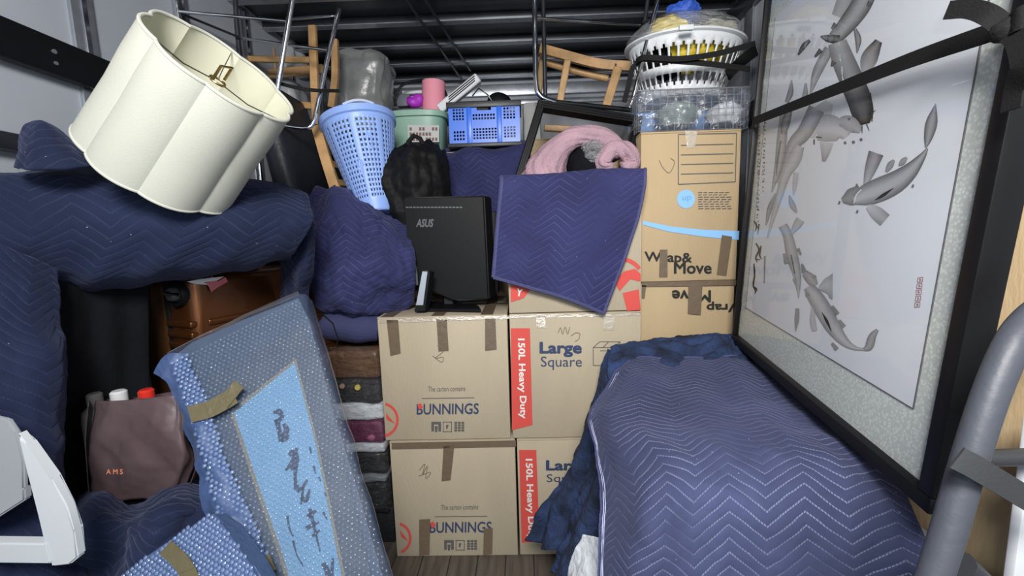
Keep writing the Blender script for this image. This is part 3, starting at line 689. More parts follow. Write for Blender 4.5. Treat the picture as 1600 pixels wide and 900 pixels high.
def ink(b, pts, ws, c0, c1=None, n=16, a=5):
    """one brush stroke: c0 tone at the edges, c1 down the middle; tones may be (start, end)"""
    c1 = c0 if c1 is None else c1
    c0 = c0 if isinstance(c0, tuple) else (c0, c0); c1 = c1 if isinstance(c1, tuple) else (c1, c1)
    ik[0] += 1; off = .00002*ik[0]
    P = [V((p[0], p[1], 0)) for p in pts]; W = [V((w, 0, 0)) for w in ws]; col = b.bm.loops.layers.color.get('Col') or b.bm.loops.layers.color.new('Col')
    rows = []
    for k in range(n+1):
        t = k/n; p = crom(P, t); d = (crom(P, min(t+.01, 1))-crom(P, max(t-.01, 0))).normalized(); w = max(crom(W, t).x, .2)/2
        r = []
        for i in range(a+1):
            x = i/a*2-1; g = 1-abs(x); tn = 1.2*(c0[0]*(1-t)+c0[1]*t)*(1-g)+(c1[0]*(1-t)+c1[1]*t)*g; tn = min(tn, 1)
            r.append((b.bm.verts.new(PK.hit(p.x-d.y*w*x, p.y+d.x*w*x, off)), tn))
        rows.append(r)
    for k in range(n):
        for i in range(a):
            q = [rows[k][i], rows[k+1][i], rows[k+1][i+1], rows[k][i+1]]
            f = b.bm.faces.new([x[0] for x in q])
            for lp, x in zip(f.loops, q):
                tn = x[1]; base = (.64, .66, .70); lp[col] = (*[min(1, c*(1-tn)+.012*tn)**(1/2.2) for c in base], 1)
b = MB()
D = ink
# upper koi: trailing body and the dark one diving
D(b, [(1310, 26), (1318, 5), (1322, -12)], [22, 24, 18], .45, .3)
D(b, [(1358, -25), (1345, 8), (1325, 36), (1304, 60)], [34, 32, 28, 22], .75, .30)
D(b, [(1282, 57), (1294, 60), (1312, 62)], [2, 12, 14], .9, .7)
D(b, [(1296, 76), (1277, 112), (1266, 148)], [16, 15, 2], .6, .32)
D(b, [(1336, 45), (1341, 62), (1339, 83)], [5, 10, 2], .75, .5)
D(b, [(1350, 118), (1358, 92), (1373, 64)], [8, 26, 12], (.35, .9), (.25, .7))
D(b, [(1308, 66), (1318, 95), (1332, 128), (1344, 160), (1349, 182), (1352, 194)], [30, 36, 38, 38, 32, 14], (.55, 1), (.25, .97))
for c in ([(1299, 45), (1306, 37)], [(1247, 86), (1256, 72), (1265, 63)], [(1273, 89), (1283, 78)], [(1355, 10), (1360, 3)], [(1299, 104), (1303, 96)]): D(b, c, [3, 8, 5][:len(c)], .85, .75)
D(b, [(1359, 145), (1360, 155)], [4, 4], .9)
for e in ((1362, 178, 1368, 172), (1362, 190, 1364, 182), (1347, 196, 1347, 208), (1354, 194, 1358, 204), (1290, 136, 1291, 144)): D(b, [e[:2], e[2:]], [2, 1], .85, n=3)
# pale koi facing right under it
D(b, [(1268, 215), (1272, 196), (1284, 178), (1296, 160)], [8, 26, 30, 14], .22, .12)
D(b, [(1277, 200), (1296, 200), (1316, 206), (1322, 214)], [38, 42, 30, 12], .42, .16)
D(b, [(1312, 190), (1325, 192), (1338, 200), (1344, 206)], [14, 24, 18, 6], .5, .35)
D(b, [(1292, 222), (1290, 238), (1287, 252)], [22, 14, 5], (.2, .6), (.15, .5))
D(b, [(1275, 214), (1284, 215)], [2, 2], .9); D(b, [(1272, 218), (1272, 226)], [2.5, 2], .9)
for c in ((1320, 221), (1345, 216), (1326, 184), (1333, 220)): D(b, [c, (c[0]+1, c[1]+4)], [4, 4], .75, n=3)
# long bodies on the far side
D(b, [(1276, 170), (1258, 205), (1240, 226), (1228, 262), (1215, 285)], [26, 24, 20, 14, 4], .6, .25)
D(b, [(1224, 178), (1222, 215), (1216, 260), (1206, 300)], [10, 16, 12, 2], .55, .22)
D(b, [(1238, 160), (1228, 190), (1224, 210)], [4, 14, 8], .7, .4)
D(b, [(1259, 130), (1258, 150), (1254, 160)], [3, 9, 4], .6, .4); D(b, [(1237, 125), (1235, 145), (1229, 160)], [2, 9, 6], .7, .5)
D(b, [(1249, 228), (1240, 250), (1228, 272), (1215, 315), (1199, 372)], [16, 22, 16, 10, 2], .42, .14)
D(b, [(1212, 302), (1203, 325), (1197, 352)], [2, 8, 2], .6, .4); D(b, [(1233, 305), (1238, 320), (1245, 332)], [2, 9, 3], .5, .35)
D(b, [(1220, 220), (1215, 250), (1213, 275)], [2, 3, 1], .7); D(b, [(1244, 270), (1242, 290), (1240, 305)], [8, 7, 2], .3, .2)
# single koi in the middle
D(b, [(1352, 290), (1360, 265), (1369, 239)], [6, 18, 24], (.45, .75), (.25, .5))
D(b, [(1356, 322), (1368, 331), (1383, 344)], [8, 20, 22], (.2, .55), (.15, .4))
D(b, [(1316, 313), (1330, 308), (1346, 298)], [8, 26, 20], .62, .5)
D(b, [(1334, 313), (1352, 305), (1375, 296), (1400, 284), (1422, 267), (1440, 246), (1449, 232)], [14, 32, 37, 34, 25, 12, 3], (.6, .8), (.12, .4))
D(b, [(1367, 313), (1380, 305), (1396, 294)], [1, 5, 1], 1)
D(b, [(1447, 230), (1451, 213), (1456, 190), (1462, 162)], [3, 14, 18, 1], .75, .45)
D(b, [(1385, 268), (1391, 258), (1397, 250)], [4, 10, 4], .6, .5); D(b, [(1405, 258), (1411, 252), (1417, 246)], [3, 9, 4], .6, .5)
for c in ((1337, 289), (1338, 330), (1310, 316), (1425, 290)): D(b, [c, (c[0]+3, c[1]+1)], [5, 4], .7, n=3)
D(b, [(1346, 296), (1338, 305), (1334, 318)], [1.5, 1.5, 1.5], -.2)
# lower koi with curled tail
D(b, [(1223, 352), (1231, 368), (1238, 400), (1246, 432), (1248, 466)], [14, 15, 18, 12, 1], .5, .25)
D(b, [(1237, 364), (1245, 352), (1251, 343)], [5, 13, 14], .4, .25); D(b, [(1225, 396), (1229, 412)], [4, 7], .5); D(b, [(1247, 388), (1251, 398)], [5, 3], .6)
D(b, [(1236, 398), (1242, 428)], [2, 2], .8); D(b, [(1246, 482), (1245, 500), (1243, 518)], [6, 7, 1], .55); D(b, [(1195, 400), (1194, 442)], [2.5, 1.5], .6); D(b, [(1241, 435), (1244, 443)], [6, 4], .5)
D(b, [(1253, 412), (1257, 426)], [3, 8], .6); D(b, [(1257, 426), (1267, 436), (1274, 446)], [10, 16, 10], .55, .4)
D(b, [(1280, 450), (1292, 447), (1301, 447)], [5, 26, 42], (.4, .45), (.25, .3))
D(b, [(1270, 478), (1270, 500), (1273, 517)], [3, 9, 8], .35, .25)
D(b, [(1262, 448), (1270, 458), (1283, 478), (1300, 508), (1318, 532), (1334, 543), (1350, 546)], [14, 22, 26, 24, 15, 7, 3], .55, .2)
D(b, [(1284, 488), (1292, 502), (1299, 518)], [1, 4.5, 1], 1)
D(b, [(1349, 546), (1358, 541), (1363, 526), (1371, 515)], [4, 13, 12, 5], .65, .45)
for c in ([(1300, 478), (1309, 491)], [(1311, 500), (1319, 511)], [(1300, 536), (1308, 546)], [(1260, 457), (1263, 463)], [(1272, 430), (1273, 434)]): D(b, c, [4, 7], .6, n=4)
b.build('ink_koi', INK, pic, False)
PK2 = Plane(PW(0, 0, -.0040), e3)
b = MB()
for col_, n_ in ((1186, 26), (1195, 18)):
    for k in range(n_):
        y = 192+k*6.2+random.uniform(-1, 1); x_ = col_-k*.08+(0 if col_ == 1186 else -k*.1)
        for _ in range(3): stroke_px(b, PK2, [(x_+random.uniform(-2.5, 2), y+random.uniform(-2, 2)), (x_+random.uniform(-2, 2.5), y+random.uniform(-2, 2))], [1.1, .6], .0002, 2)
for pts in ([(1178, 345), (1182, 352), (1180, 362)], [(1181, 352), (1186, 358)], [(1186, 350), (1184, 366)], [(1181, 380), (1186, 390), (1181, 402), (1183, 410)], [(1189, 384), (1187, 398), (1190, 405)], [(1180, 405), (1188, 406)], [(1178, 412), (1179, 430), (1177, 445), (1180, 455)], [(1177, 448), (1182, 452), (1179, 459)]):
    stroke_px(b, PK2, pts, [2.2]+[2.8]*(len(pts)-2)+[1], .0002, 8)
b.build('calligraphy', BLACKP, pic, False)
b = MB()
for k in range(5):
    x_, y = 1438-k*1.1, 434+k*9.8
    for q in (((-4, 0), (4, -1)), ((-4, 0), (-4.6, 7)), ((4, -1), (3.4, 6.5)), ((-4.5, 7), (3.4, 6.5)), ((-2, 2), (2, 4)), ((0, 1), (-1, 6))): stroke_px(b, PK2, [(x_+q[0][0], y+q[0][1]), (x_+q[1][0], y+q[1][1])], [.7, .7], .0002, 1)
b.build('red_seal', mat('seal_red', (.28, .02, .03), .7), pic, False)
MB_q((.012, FW*.6), (LP-FW*.6, HP-FW*.6), .005).build('glass', glass_mat('picture_glass'), pic, False)

# straps
def strap(pts, w, side, label, name='strap', m=BLACKST, sub=8, th=.003, grp='black webbing straps'):
    P = [V(p) for p in pts]; Q = [crom(P, k/(sub*(len(P)-1))) for k in range(sub*(len(P)-1)+1)]
    return tag(MB().ribbon(Q, w, side, th).build(name, m), label, 'strap', grp)
PS = Plane(PW(0, 0, .024), e3)
s_ = strap([PS.hit(1176, 190, 0), PS.hit(1300, 142, 0), PS.hit(1420, 95, 0), PS.hit(1550, 50, 0), PS.hit(1585, 36, 0)], .027, e2, 'black strap running diagonally across the glass of the koi painting')
K = PS.hit(1572, 45, .012)
strap([K, PS.hit(1545, 24, .03), PS.hit(1515, 14, .04), PS.hit(1480, 16, .05)], .024, e2+e1*.2, 'short loose black strap end sticking out left of the knot')
strap([K, PS.hit(1590, 60, .02), PS.hit(1597, 100, .03), PS.hit(1585, 140, .02), PS.hit(1580, 172, .02)], .027, e1, 'black strap tail hanging down over the painting frame bar')
k_ = MB().ball(K, .018, 4, (1, 1, .8), .006, 30).build('strap_knot', BLACKST); tag(k_, 'black knotted strap bunch at the top right frame corner', 'strap', 'black webbing straps')
strap([K, PS.hit(1590, 30, .02), PS.hit(1620, 20, .01)], .03, e2, 'black strap leaving the knot towards the right wall')

# right wall carton, board, hand trolley
t = carton((.86, .62, .35), (1.08, 1.12, 1.52), 'tall brown carton behind the painting at the far right edge', None, CARD2)
t = empty('storage_tub', (.9, .8, 0), 'pale grey plastic tub low at the right edge', 'tub'); MB().box((.74, .64, 0), (.845, .90, .71), .02).build('body', mat('pale_grey_plastic', (.32, .34, .37), .5), t); MB().box((.735, .63, .68), (.85, .91, .73), .012).build('rim', MATS['pale_grey_plastic'], t)
t = empty('white_panel', (.78, .7, .74), 'narrow white board standing at the lower right edge', 'board'); MB().box((.735, .6, .735), (.85, .615, 1.1), .003).build('body', WHITEPL, t)  # plain white panel, use unknown
tr = empty('hand_trolley', (.6, .55, .5), 'grey tubular hand trolley handle leaning at the lower right corner', 'trolley')
P = [at(1440, 960, Y=.53), at(1476, 850, Y=.54), at(1508, 740, Y=.55), at(1545, 625, Y=.56), at(1578, 545, Y=.57), at(1604, 505, Y=.58), at(1640, 478, Y=.58), at(1690, 470, Y=.58)]
GREYT = mat('grey_foam_tube', (.06, .067, .085), .5, bump=.1, bscale=60)
MB().tube([crom(P, k/40) for k in range(41)], .0185, 20).build('tube_frame', GREYT, tr)
MB().tube([at(1535, 716, Y=.58), at(1680, 712, Y=.58)], .012, 14).build('cross_bar', mat('dark_grey_tube', (.03, .032, .036), .45), tr)
MB().ribbon([at(1495, 715, Y=.515), at(1515, 725, Y=.51), at(1560, 752, Y=.52), at(1650, 806, Y=.53)], .03, (.2, 0, 1), .004).build('strap_band', mat('grey_webbing', (.035, .038, .042), .8, bump=.1, bscale=200), tr)
MB().tube([at(1500, 880, Y=.6), at(1530, 910, Y=.6)], .02, 12).build('axle_cap', MATS['dark_grey_tube'], tr)

# ================================================================== suitcase
SHELL = mat('copper_shell', (.12, .042, .012), .33, metal=.75, var=.25, vscale=3, coat=.3)
su = empty('suitcase', (-1.1, 1.5, .73), 'copper hard shell suitcase with ribbed side and corner handle, under the blanket arch', 'suitcase')
SC = at(294, 428, Y=1.27); print('SUIT', SC)
Rz = Matrix.Translation(V((SC.x, SC.y, .70))) @ Matrix.Rotation(radians(-22), 4, 'Z')
hs = SC.z-.70
def sbox(lo, hi, bev, name, m, seg=4): return MB().box(lo, hi, bev, Rz, seg).build(name, m, su)
sbox((-.145, 0, .0), (0, .66, hs), .035, 'shell', SHELL); sbox((-.335, .012, .0), (-.165, .66, hs-.01), .035, 'shell', mat('dark_copper_shell', (.085, .035, .012), .4, metal=.5))
sbox((-.17, .01, .01), (-.14, .65, hs-.012), .01, 'zip_band', BLACKST)
for k in range(12):
    z = .03+k*.035
    if z < hs-.13: sbox((-.138, -.007, z), (-.008, .02, z+.022), .006, 'rib', SHELL, 3); sbox((-.03, .04, z), (.006, .62, z+.022), .006, 'rib', SHELL, 3)
hc = V((-.058, -.004, hs-.062)); M_ = Rz @ Matrix.Translation(hc) @ Matrix.Rotation(radians(90), 4, 'X')
cup_ = MB().lathe([(.001, .004), (.030, .006), (.034, .012), (.040, .012), (.043, .004), (.043, -.01)], 32, M_).build('handle_cup', BLACKPL, su)
MB().lathe([(.001, .026), (.018, .026), (.022, .02), (.022, .0)], 24, M_).build('wheel', mat('smoky_plastic', (.06, .062, .065), .2), cup_)
MB().tube([M_ @ V((-.03, 0, .016)), M_ @ V((0, .006, .034)), M_ @ V((.03, 0, .016))], .005, 8).build('wheel_fork', CHROME, cup_)
pt = Plane(Rz @ V((0, 0, hs)), (0, 0, 1))
b = MB(); P_ = [Rz @ V(p) for p in ((-.09, .12, hs+.002), (-.03, .10, hs+.002), (.0, .16, hs+.001), (-.01, .25, hs+.001), (-.06, .22, hs+.003), (-.11, .26, hs+.002))]
b.prism(P_, (0, 0, .001)); b.build('torn_sticker', mat('sticker_pink', (.6, .16, .2), .5), su, False)
b = MB(); st = Plane(Rz @ V((.001, 0, 0)), Rz.to_3x3() @ V((1, 0, 0)))
b.prism([st.hit(u, v, .006) for u, v in ((318, 437), (332, 432), (340, 440), (352, 433), (356, 440), (340, 449), (330, 456), (326, 448))], st.n*.001); b.build('torn_sticker', MATS['sticker_pink'], su, False)
b = MB(); b.prism([st.hit(u, v, .008) for u, v in ((292, 440), (312, 436), (330, 434), (350, 432), (340, 438), (318, 441), (326, 445), (306, 444))], st.n*.001); b.build('torn_sticker', WHITEPL, su, False)

# ================================================================== paper bag
BAGM = mat('brown_paper', (.092, .062, .068), .42, var=.1, vscale=8, bump=.25, bscale=12)
bg_ = empty('paper_bag', at(220, 785, Y=1.03), 'dark mauve brown paper carrier bag with small orange letters', 'bag')
def facet(u, v, p): return .010*abs(noise.noise(p*7))+.020*abs(((u*2.6+v*.9) % 1)-.5)+.012*abs(((u*1.7-v*1.6) % 1)-.5)
patch('front', [[(138, 628, 1.02), (180, 626, 1.01), (232, 622, 1.0), (275, 616, 1.01), (297, 606, 1.05)],
    [(134, 680, 1.01), (180, 680, .98), (235, 680, .98), (280, 676, .99), (302, 670, 1.04)],
    [(134, 740, 1.01), (180, 735, .98), (235, 735, .98), (285, 730, .99), (308, 720, 1.04)],
    [(140, 785, 1.02), (180, 787, .99), (230, 788, .99), (265, 790, 1.0), (285, 783, 1.02)]], 50, 40, BAGM, bg_, wr=(.004, 12), th=.0015, disp=facet)
patch('back', [[(140, 625, 1.13), (220, 620, 1.13), (297, 606, 1.12)], [(140, 740, 1.11), (220, 735, 1.11), (306, 722, 1.12)], [(142, 775, 1.11), (220, 778, 1.11), (290, 772, 1.12)]], 20, 20, BAGM, bg_, wr=(.003, 9), th=.0015)
patch('side', [[(297, 606, 1.05), (299, 606, 1.12)], [(303, 670, 1.04), (310, 670, 1.12)], [(308, 720, 1.04), (313, 722, 1.12)], [(285, 783, 1.02), (292, 772, 1.12)]], 6, 20, BAGM, bg_, wr=(.002, 9), th=.0015)
patch('side', [[(138, 628, 1.02), (140, 625, 1.13)], [(134, 700, 1.01), (137, 700, 1.12)], [(140, 785, 1.02), (142, 775, 1.11)]], 6, 20, BAGM, bg_, wr=(.002, 9), th=.0015)
PBG = Plane(at(200, 735, Y=.946), (0, -1, 0)); ORN = mat('orange_print', (.75, .25, .12), .5)
text('lettering', 'A M S', PBG, (166, 741), (192, 741), (166, 733), ORN, bg_, .01); 
def bottle(px_, py, y, r, body, cap, label, name='bottle', gr='bottles in the paper bag'):
    c = at(px_, py, Y=y); t = empty(name, c-V((0, 0, .17)), label, 'bottle', gr); M = Matrix.Translation(c-V((0, 0, .17)))
    MB().lathe([(.001, 0), (r, 0), (r, .11), (r*.9, .135), (r*.45, .15)], 20, M).build('body', body, t)
    MB().lathe([(r*.5, .145), (r*.52, .148), (r*.52, .18), (r*.4, .184), (.001, .184)], 16, M).build('cap', cap, t); return t
bottle(229, 616, 1.06, .034, mat('red_plastic', (.6, .03, .02), .3), MATS['red_plastic'], 'red capped bottle poking out of the paper bag')
bottle(186, 618, 1.07, .036, mat('milky_plastic', (.6, .62, .64), .35), MATS['milky_plastic'], 'milky white bottle left of the red cap in the bag')
bottle(148, 622, 1.085, .034, mat('grey_plastic', (.12, .12, .12), .4), MATS['grey_plastic'], 'dark grey lidded bottle at the left edge of the bag')

# ================================================================== white frame at lower left
wt = empty('white_frame', at(80, 880, Y=.72), 'white plastic frame with angled post at the lower left corner', 'frame'); b3 = V((0, .03, 0))  # plain white frame, what it belongs to is unknown
def pxprism(pts, y, d, name, m, par):
    b = MB().prism([at(u, v, Y=y) for u, v in pts], (0, d, 0)); bmesh.ops.bevel(b.bm, geom=b.bm.edges[:], offset=.003, segments=2, affect='EDGES'); return b.build(name, m, par)
pxprism([(25, 676), (40, 695), (78, 748), (103, 791), (114, 830), (121, 872), (108, 883), (80, 886), (70, 848), (60, 805), (42, 735)], .70, .018, 'post', mat('matt_white', (.48, .51, .54), .5), wt)
pxprism([(-90, 848), (69, 850), (78, 882), (-90, 880)], .695, .022, 'bottom_rail', MATS['matt_white'], wt)
pxprism([(-60, 640), (11, 656), (25, 676), (36, 722), (37, 765), (-60, 815)], .735, .01, 'panel', mat('pale_panel', (.28, .30, .32), .5), wt)
pxprism([(37, 762), (38, 782), (-60, 845), (-60, 812)], .725, .015, 'ledge', MATS['pale_panel'], wt)

# ================================================================== bubble wrapped calligraphy frame
BUB = film('bubble_film', (.10, .17, .32), clear=.86, rough=.5, bscale=30, bump=.05, f0=.012, sp=.2, stretch=(1, 1, 1))
BUBD = film('bubble_dome', (.13, .20, .36), clear=.80, rough=.16, f0=.045, sp=.5, bscale=200, bump=.1, stretch=(1, 1, 1))
OLIVE = mat('olive_tape', (.11, .095, .05), .35, bump=.3, bscale=40)
def bubbles(par, pl, poly, pitch, rad, off, m=BUBD, name='bubbles', jit=.08):
    """bubble cells of the wrap, inside a polygon of the plane"""
    P3 = [pl.hit(u, v, off) for u, v in poly]; a = (P3[1]-P3[0]).normalized(); n = pl.n; c = n.cross(a)
    P2 = [((p-P3[0]).dot(a), (p-P3[0]).dot(c)) for p in P3]
    def inside(x, y):
        r = False
        for i in range(len(P2)):
            x1, y1 = P2[i]; x2, y2 = P2[i-1]
            if (y1 > y) != (y2 > y) and x < (x2-x1)*(y-y1)/(y2-y1)+x1: r = not r
        return r
    xs = [p[0] for p in P2]; ys = [p[1] for p in P2]; vt = []; fs = []
    j = 0; y = min(ys)
    while y < max(ys):
        x = min(xs)+(pitch/2 if j % 2 else 0)
        while x < max(xs):
            if inside(x, y):
                h = rad*.55*random.uniform(.7, 1.1); b0 = len(vt); q = P3[0]+a*(x+random.uniform(-1, 1)*pitch*jit)+c*y
                for rr, zz in ((1, 0), (.78, .65)):
                    for k in range(6): an = k*pi/3; vt.append(q+a*cos(an)*rad*rr+c*sin(an)*rad*rr+n*h*zz)
                vt.append(q+n*h)
                for k in range(6):
                    k2 = (k+1) % 6; fs.append((b0+k, b0+k2, b0+6+k2, b0+6+k)); fs.append((b0+6+k, b0+6+k2, b0+12))
            x += pitch
        y += pitch*.866; j += 1
    me = bpy.data.meshes.new(name); me.from_pydata(vt, [], fs); o = link(name, me, m, par, True); o['kind'] = 'stuff'; return o
TL = at(264, 556, Y=1.06); TR = at(468, 464, Y=1.2); BL = at(415, 905, Y=.84)
nB = (TR-TL).cross(BL-TL).normalized()
if nB.y > 0: nB = -nB
PB = Plane(TL, nB)
bf = empty('wrapped_picture', PB.hit(520, 900, 0), 'tall calligraphy frame in blue bubble wrap leaning in front', 'frame', 'bubble wrapped packages')
out = [(268, 560), (300, 535), (380, 500), (466, 466), (483, 500), (520, 640), (560, 770), (592, 880), (640, 1040), (470, 1060), (410, 905), (355, 780), (305, 655)]
b = MB().prism([PB.hit(u, v, -.006) for u, v in out], -nB*.035); b.build('frame_back', mat('slate_mount', (.035, .055, .09), .6), bf, False)
b = MB()
io = [(318, 560), (455, 498), (487, 520), (560, 775), (600, 925), (470, 990), (415, 880), (350, 700)]
fi = [(358, 640), (465, 560), (545, 915), (470, 950)]
b = MB().prism([PB.hit(u, v, -.004) for u, v in [(322, 590), (470, 505), (500, 560), (590, 940), (480, 1000), (440, 900)]], nB*.002); b.build('mount', mat('grey_mount', (.04, .055, .075), .6), bf, False)
b = MB().prism([PB.hit(u, v, 0) for u, v in [(366, 645), (461, 567), (495, 700), (535, 905), (545, 990), (480, 990), (440, 860), (400, 745)]], nB*.002); b.build('paper', mat('blue_paper', (.13, .28, .46), .7), bf, False)
b = MB().prism([PB.hit(u, v, -.001) for u, v in [(360, 643), (463, 560), (499, 700), (541, 905), (551, 995), (474, 995), (434, 862), (394, 747)]], nB*.002); b.build('inner_border', mat('khaki_border', (.16, .15, .10), .6), bf, False)
PBk = Plane(PB.p+nB*.0035, nB); b = MB()
for pts, ws in ((((427, 645), (436, 643), (440, 652), (431, 660)), (4, 9, 7, 5)), (((432, 655), (436, 672), (440, 690)), (9, 7, 9)), (((443, 662), (448, 672), (441, 682)), (5, 9, 5)), (((440, 690), (447, 684), (452, 680)), (4, 8, 3)),
    (((452, 712), (458, 706), (464, 715), (461, 728), (453, 733)), (6, 9, 7, 8, 4)), (((446, 735), (456, 722), (464, 700)), (4, 6, 5)), (((462, 728), (461, 748), (464, 765)), (7, 5, 9)), (((464, 768), (472, 762), (480, 750)), (6, 5, 4)),
    (((470, 775), (478, 782), (484, 764)), (6, 7, 3)), (((474, 760), (470, 788)), (4, 3)), (((480, 808), (494, 798)), (7, 4)), (((484, 795), (490, 820), (500, 862)), (6, 5, 2)), (((478, 826), (498, 815)), (7, 4)), (((488, 838), (500, 828)), (5, 3)),
    (((449, 806), (452, 825), (458, 838)), (4, 3, 3)), (((458, 845), (464, 868), (474, 884)), (4, 2, 3)), (((505, 880), (512, 895), (510, 915)), (8, 9, 7)), (((520, 872), (518, 900)), (4, 6)), (((484, 698), (486, 708)), (3, 3)), (((490, 728), (493, 740)), (4, 2)), (((498, 745), (501, 752)), (3, 2)), (((508, 770), (509, 776)), (3, 2)), (((505, 800), (511, 812)), (4, 2))):
    stroke_px(b, PBk, pts, ws, .0003, 10)
b.build('calligraphy', mat('washed_ink', (.02, .035, .07), .7), bf, False)
# the wrap: sheet with folded excess at the left, and its cells
def sheet(rows, nm, nu=60, nv=90, wr=(.003, 10), m=BUB): return patch(nm, rows, nu, nv, m, bf, wr=wr, th=0)
H_ = lambda u, v, o=.016: PB.hit(u, v, o)
sheet([[H_(262, 552), H_(330, 520), H_(400, 490), H_(468, 460), H_(488, 470, -.01)],
       [H_(285, 620), H_(355, 600), H_(430, 570), H_(498, 545), H_(512, 548, -.01)],
       [H_(322, 700), H_(395, 680), H_(465, 660), H_(528, 640), H_(540, 645, -.01)],
       [H_(368, 800), H_(440, 790), H_(510, 775), H_(566, 760), H_(575, 765, -.01)],
       [H_(412, 905), H_(480, 905), H_(550, 900), H_(606, 890), H_(612, 895, -.01)],
       [H_(450, 1010), H_(520, 1010), H_(590, 1010), H_(650, 1010), H_(655, 1010, -.01)]], 'bubble_wrap')
sheet([[H_(240, 583, .01), H_(262, 556, .014), H_(290, 552, .02)],
       [H_(262, 600, .01), H_(280, 590, .022), H_(306, 590, .02)],
       [H_(286, 660, .0), H_(302, 650, .026), H_(328, 645, .02)],
       [H_(305, 730, .0), H_(328, 725, .03), H_(350, 715, .02)],
       [H_(320, 800, .0), H_(352, 795, .034), H_(385, 790, .02)],
       [H_(345, 870, .0), H_(385, 870, .034), H_(415, 865, .02)],
       [H_(380, 960, .0), H_(420, 960, .034), H_(450, 955, .02)]], 'wrap_fold', 30, 90, (.008, 16), film('bubble_film_dense', (.06, .11, .26), clear=.3, rough=.5, bscale=40, bump=.1, f0=.02, sp=.2, stretch=(1, 1, 1)))
sheet([[H_(262, 552, -.04), H_(330, 516, -.04), H_(400, 484, -.04), H_(466, 456, -.04)], [H_(262, 552), H_(330, 520), H_(400, 490), H_(468, 460)]], 'wrap_top', 60, 6)
bubbles(bf, PB, [(266, 566), (292, 552), (330, 640), (352, 715), (388, 790), (418, 865), (450, 960), (400, 960), (365, 870), (338, 800), (318, 730), (300, 660)], .0115, .0052, .030, film('dense_dome', (.22, .33, .6), clear=.55, rough=.1, f0=.05, bscale=200, bump=.1, stretch=(1, 1, 1)))
bubbles(bf, PB, [(290, 552), (466, 464), (498, 545), (566, 760), (640, 1010), (450, 1010), (352, 715)], .0115, .0046, .017)
def tapeq(pl, par, pts, w, off, m=OLIVE):
    b = MB(); stroke_px(b, pl, pts, [w]*len(pts), off, 10); o = b.build('tape', m, par, False); md = o.modifiers.new('t', 'SOLIDIFY'); md.thickness = .001; return o
tapeq(PB, bf, [(296, 648), (330, 638), (366, 618)], 26, .040); tapeq(PB, bf, [(348, 632), (374, 600)], 18, .043); tapeq(PB, bf, [(388, 900), (412, 884), (426, 878)], 26, .042)
# second package
q0 = at(185, 905, Y=.78); q1 = at(335, 800, Y=.82); q2 = at(400, 930, Y=.72); n2 = (q1-q0).cross(q2-q0).normalized()
if n2.y > 0: n2 = -n2
P2_ = Plane(q0, n2); b2 = empty('wrapped_package', P2_.hit(290, 960, 0), 'low blue bubble wrapped package at the bottom edge with olive tape', 'package', 'bubble wrapped packages')
o2 = [(185, 905), (225, 872), (275, 838), (325, 800), (348, 820), (390, 880), (440, 960), (300, 1010), (190, 1000)]
b = MB().prism([P2_.hit(u, v, 0) for u, v in o2], -n2*.05); bmesh.ops.bevel(b.bm, geom=b.bm.edges[:], offset=.008, segments=3, affect='EDGES'); b.build('body', mat('blue_wrapped', (.05, .085, .19), .45, bump=.4, bscale=60), b2)
bubbles(b2, P2_, o2, .0105, .0048, .002, MATS['dense_dome'])
tapeq(P2_, b2, [(258, 855), (285, 880), (300, 910)], 28, .006)

# ================================================================== film wrapped clothes stack
def folded(y0, y1, m, label, dx=0, cat='clothes'):
    z1 = at(560, y0, Y=1.74).z; z0 = at(560, y1, Y=1.74).z
    b = MB().box((-.90+dx, 1.72, z0+.002), (-.610, 2.15, z1-.002), .014, None, 3)
    bmesh.ops.subdivide_edges(b.bm, edges=[e for e in b.bm.edges if e.calc_length() > .05], cuts=8, use_grid_fill=True)
    for v in b.bm.verts: v.co += V((noise.noise(v.co*20)*.008, noise.noise(v.co*16+V((3, 0, 0)))*.012, noise.noise(v.co*14+V((0, 5, 0)))*.005))
    return tag(b.build('folded_clothes', m), label, cat, 'folded things in the film wrapped stack')
BLKF = mat('black_fabric', (.008, .008, .011), .7, bump=.4, bscale=60)
folded(546, 590, mat('brown_satin', (.11, .055, .025), .3, bump=.5, bscale=25), 'shiny brown folded layer at the top of the wrapped stack')
fb = folded(590, 628, BLKF, 'black folded garment with a round yellow badge')
MB().disc(at(559, 605, Y=1.708), .012, (0, -1, 0), .004).build('yellow_badge', mat('yellow_badge', (.7, .55, .12), .4), fb)
MB().disc(at(535, 603, Y=1.708), .011, (0, -1, 0), .004).build('pink_badge', mat('beige_badge', (.4, .28, .22), .5), fb)
WHF = mat('white_fabric', (.60, .64, .70), .7, bump=.2, bscale=40)
folded(629, 655, WHF, 'wider white folded layer in the middle of the stack')
fm = folded(655, 690, mat('plum_fabric', (.12, .012, .06), .5, bump=.4, bscale=40), 'dark magenta folded garment between two white layers')
MB().ball(at(580, 684, Y=1.712), .014, 2, (1.2, .4, 1)).build('pink_pompom', mat('pink_spot', (.4, .08, .22), .7), fm)
folded(690, 705, WHF, 'thin white folded layer below the magenta garment', .03)
folded(705, 738, BLKF, 'black folded garment under the thin white layer')
folded(738, 752, mat('grey_fabric', (.22, .24, .27), .6, bump=.4, bscale=40), 'grey folded layer near the foot of the stack')
folded(752, 800, BLKF, 'black folded bundle at the very bottom of the wrapped stack')
MB().box((-.92, 1.76, 0), (-.605, 2.15, at(560, 800, Y=1.74).z), .01).build('x', BLKF); tag(bpy.data.objects['x'], 'black storage bag on the floor under the wrapped stack', 'bag'); bpy.data.objects['x'].name = 'storage_bag'
MB().box(V((0, 0, 0)), V((0, 0, 0))).bm.free()
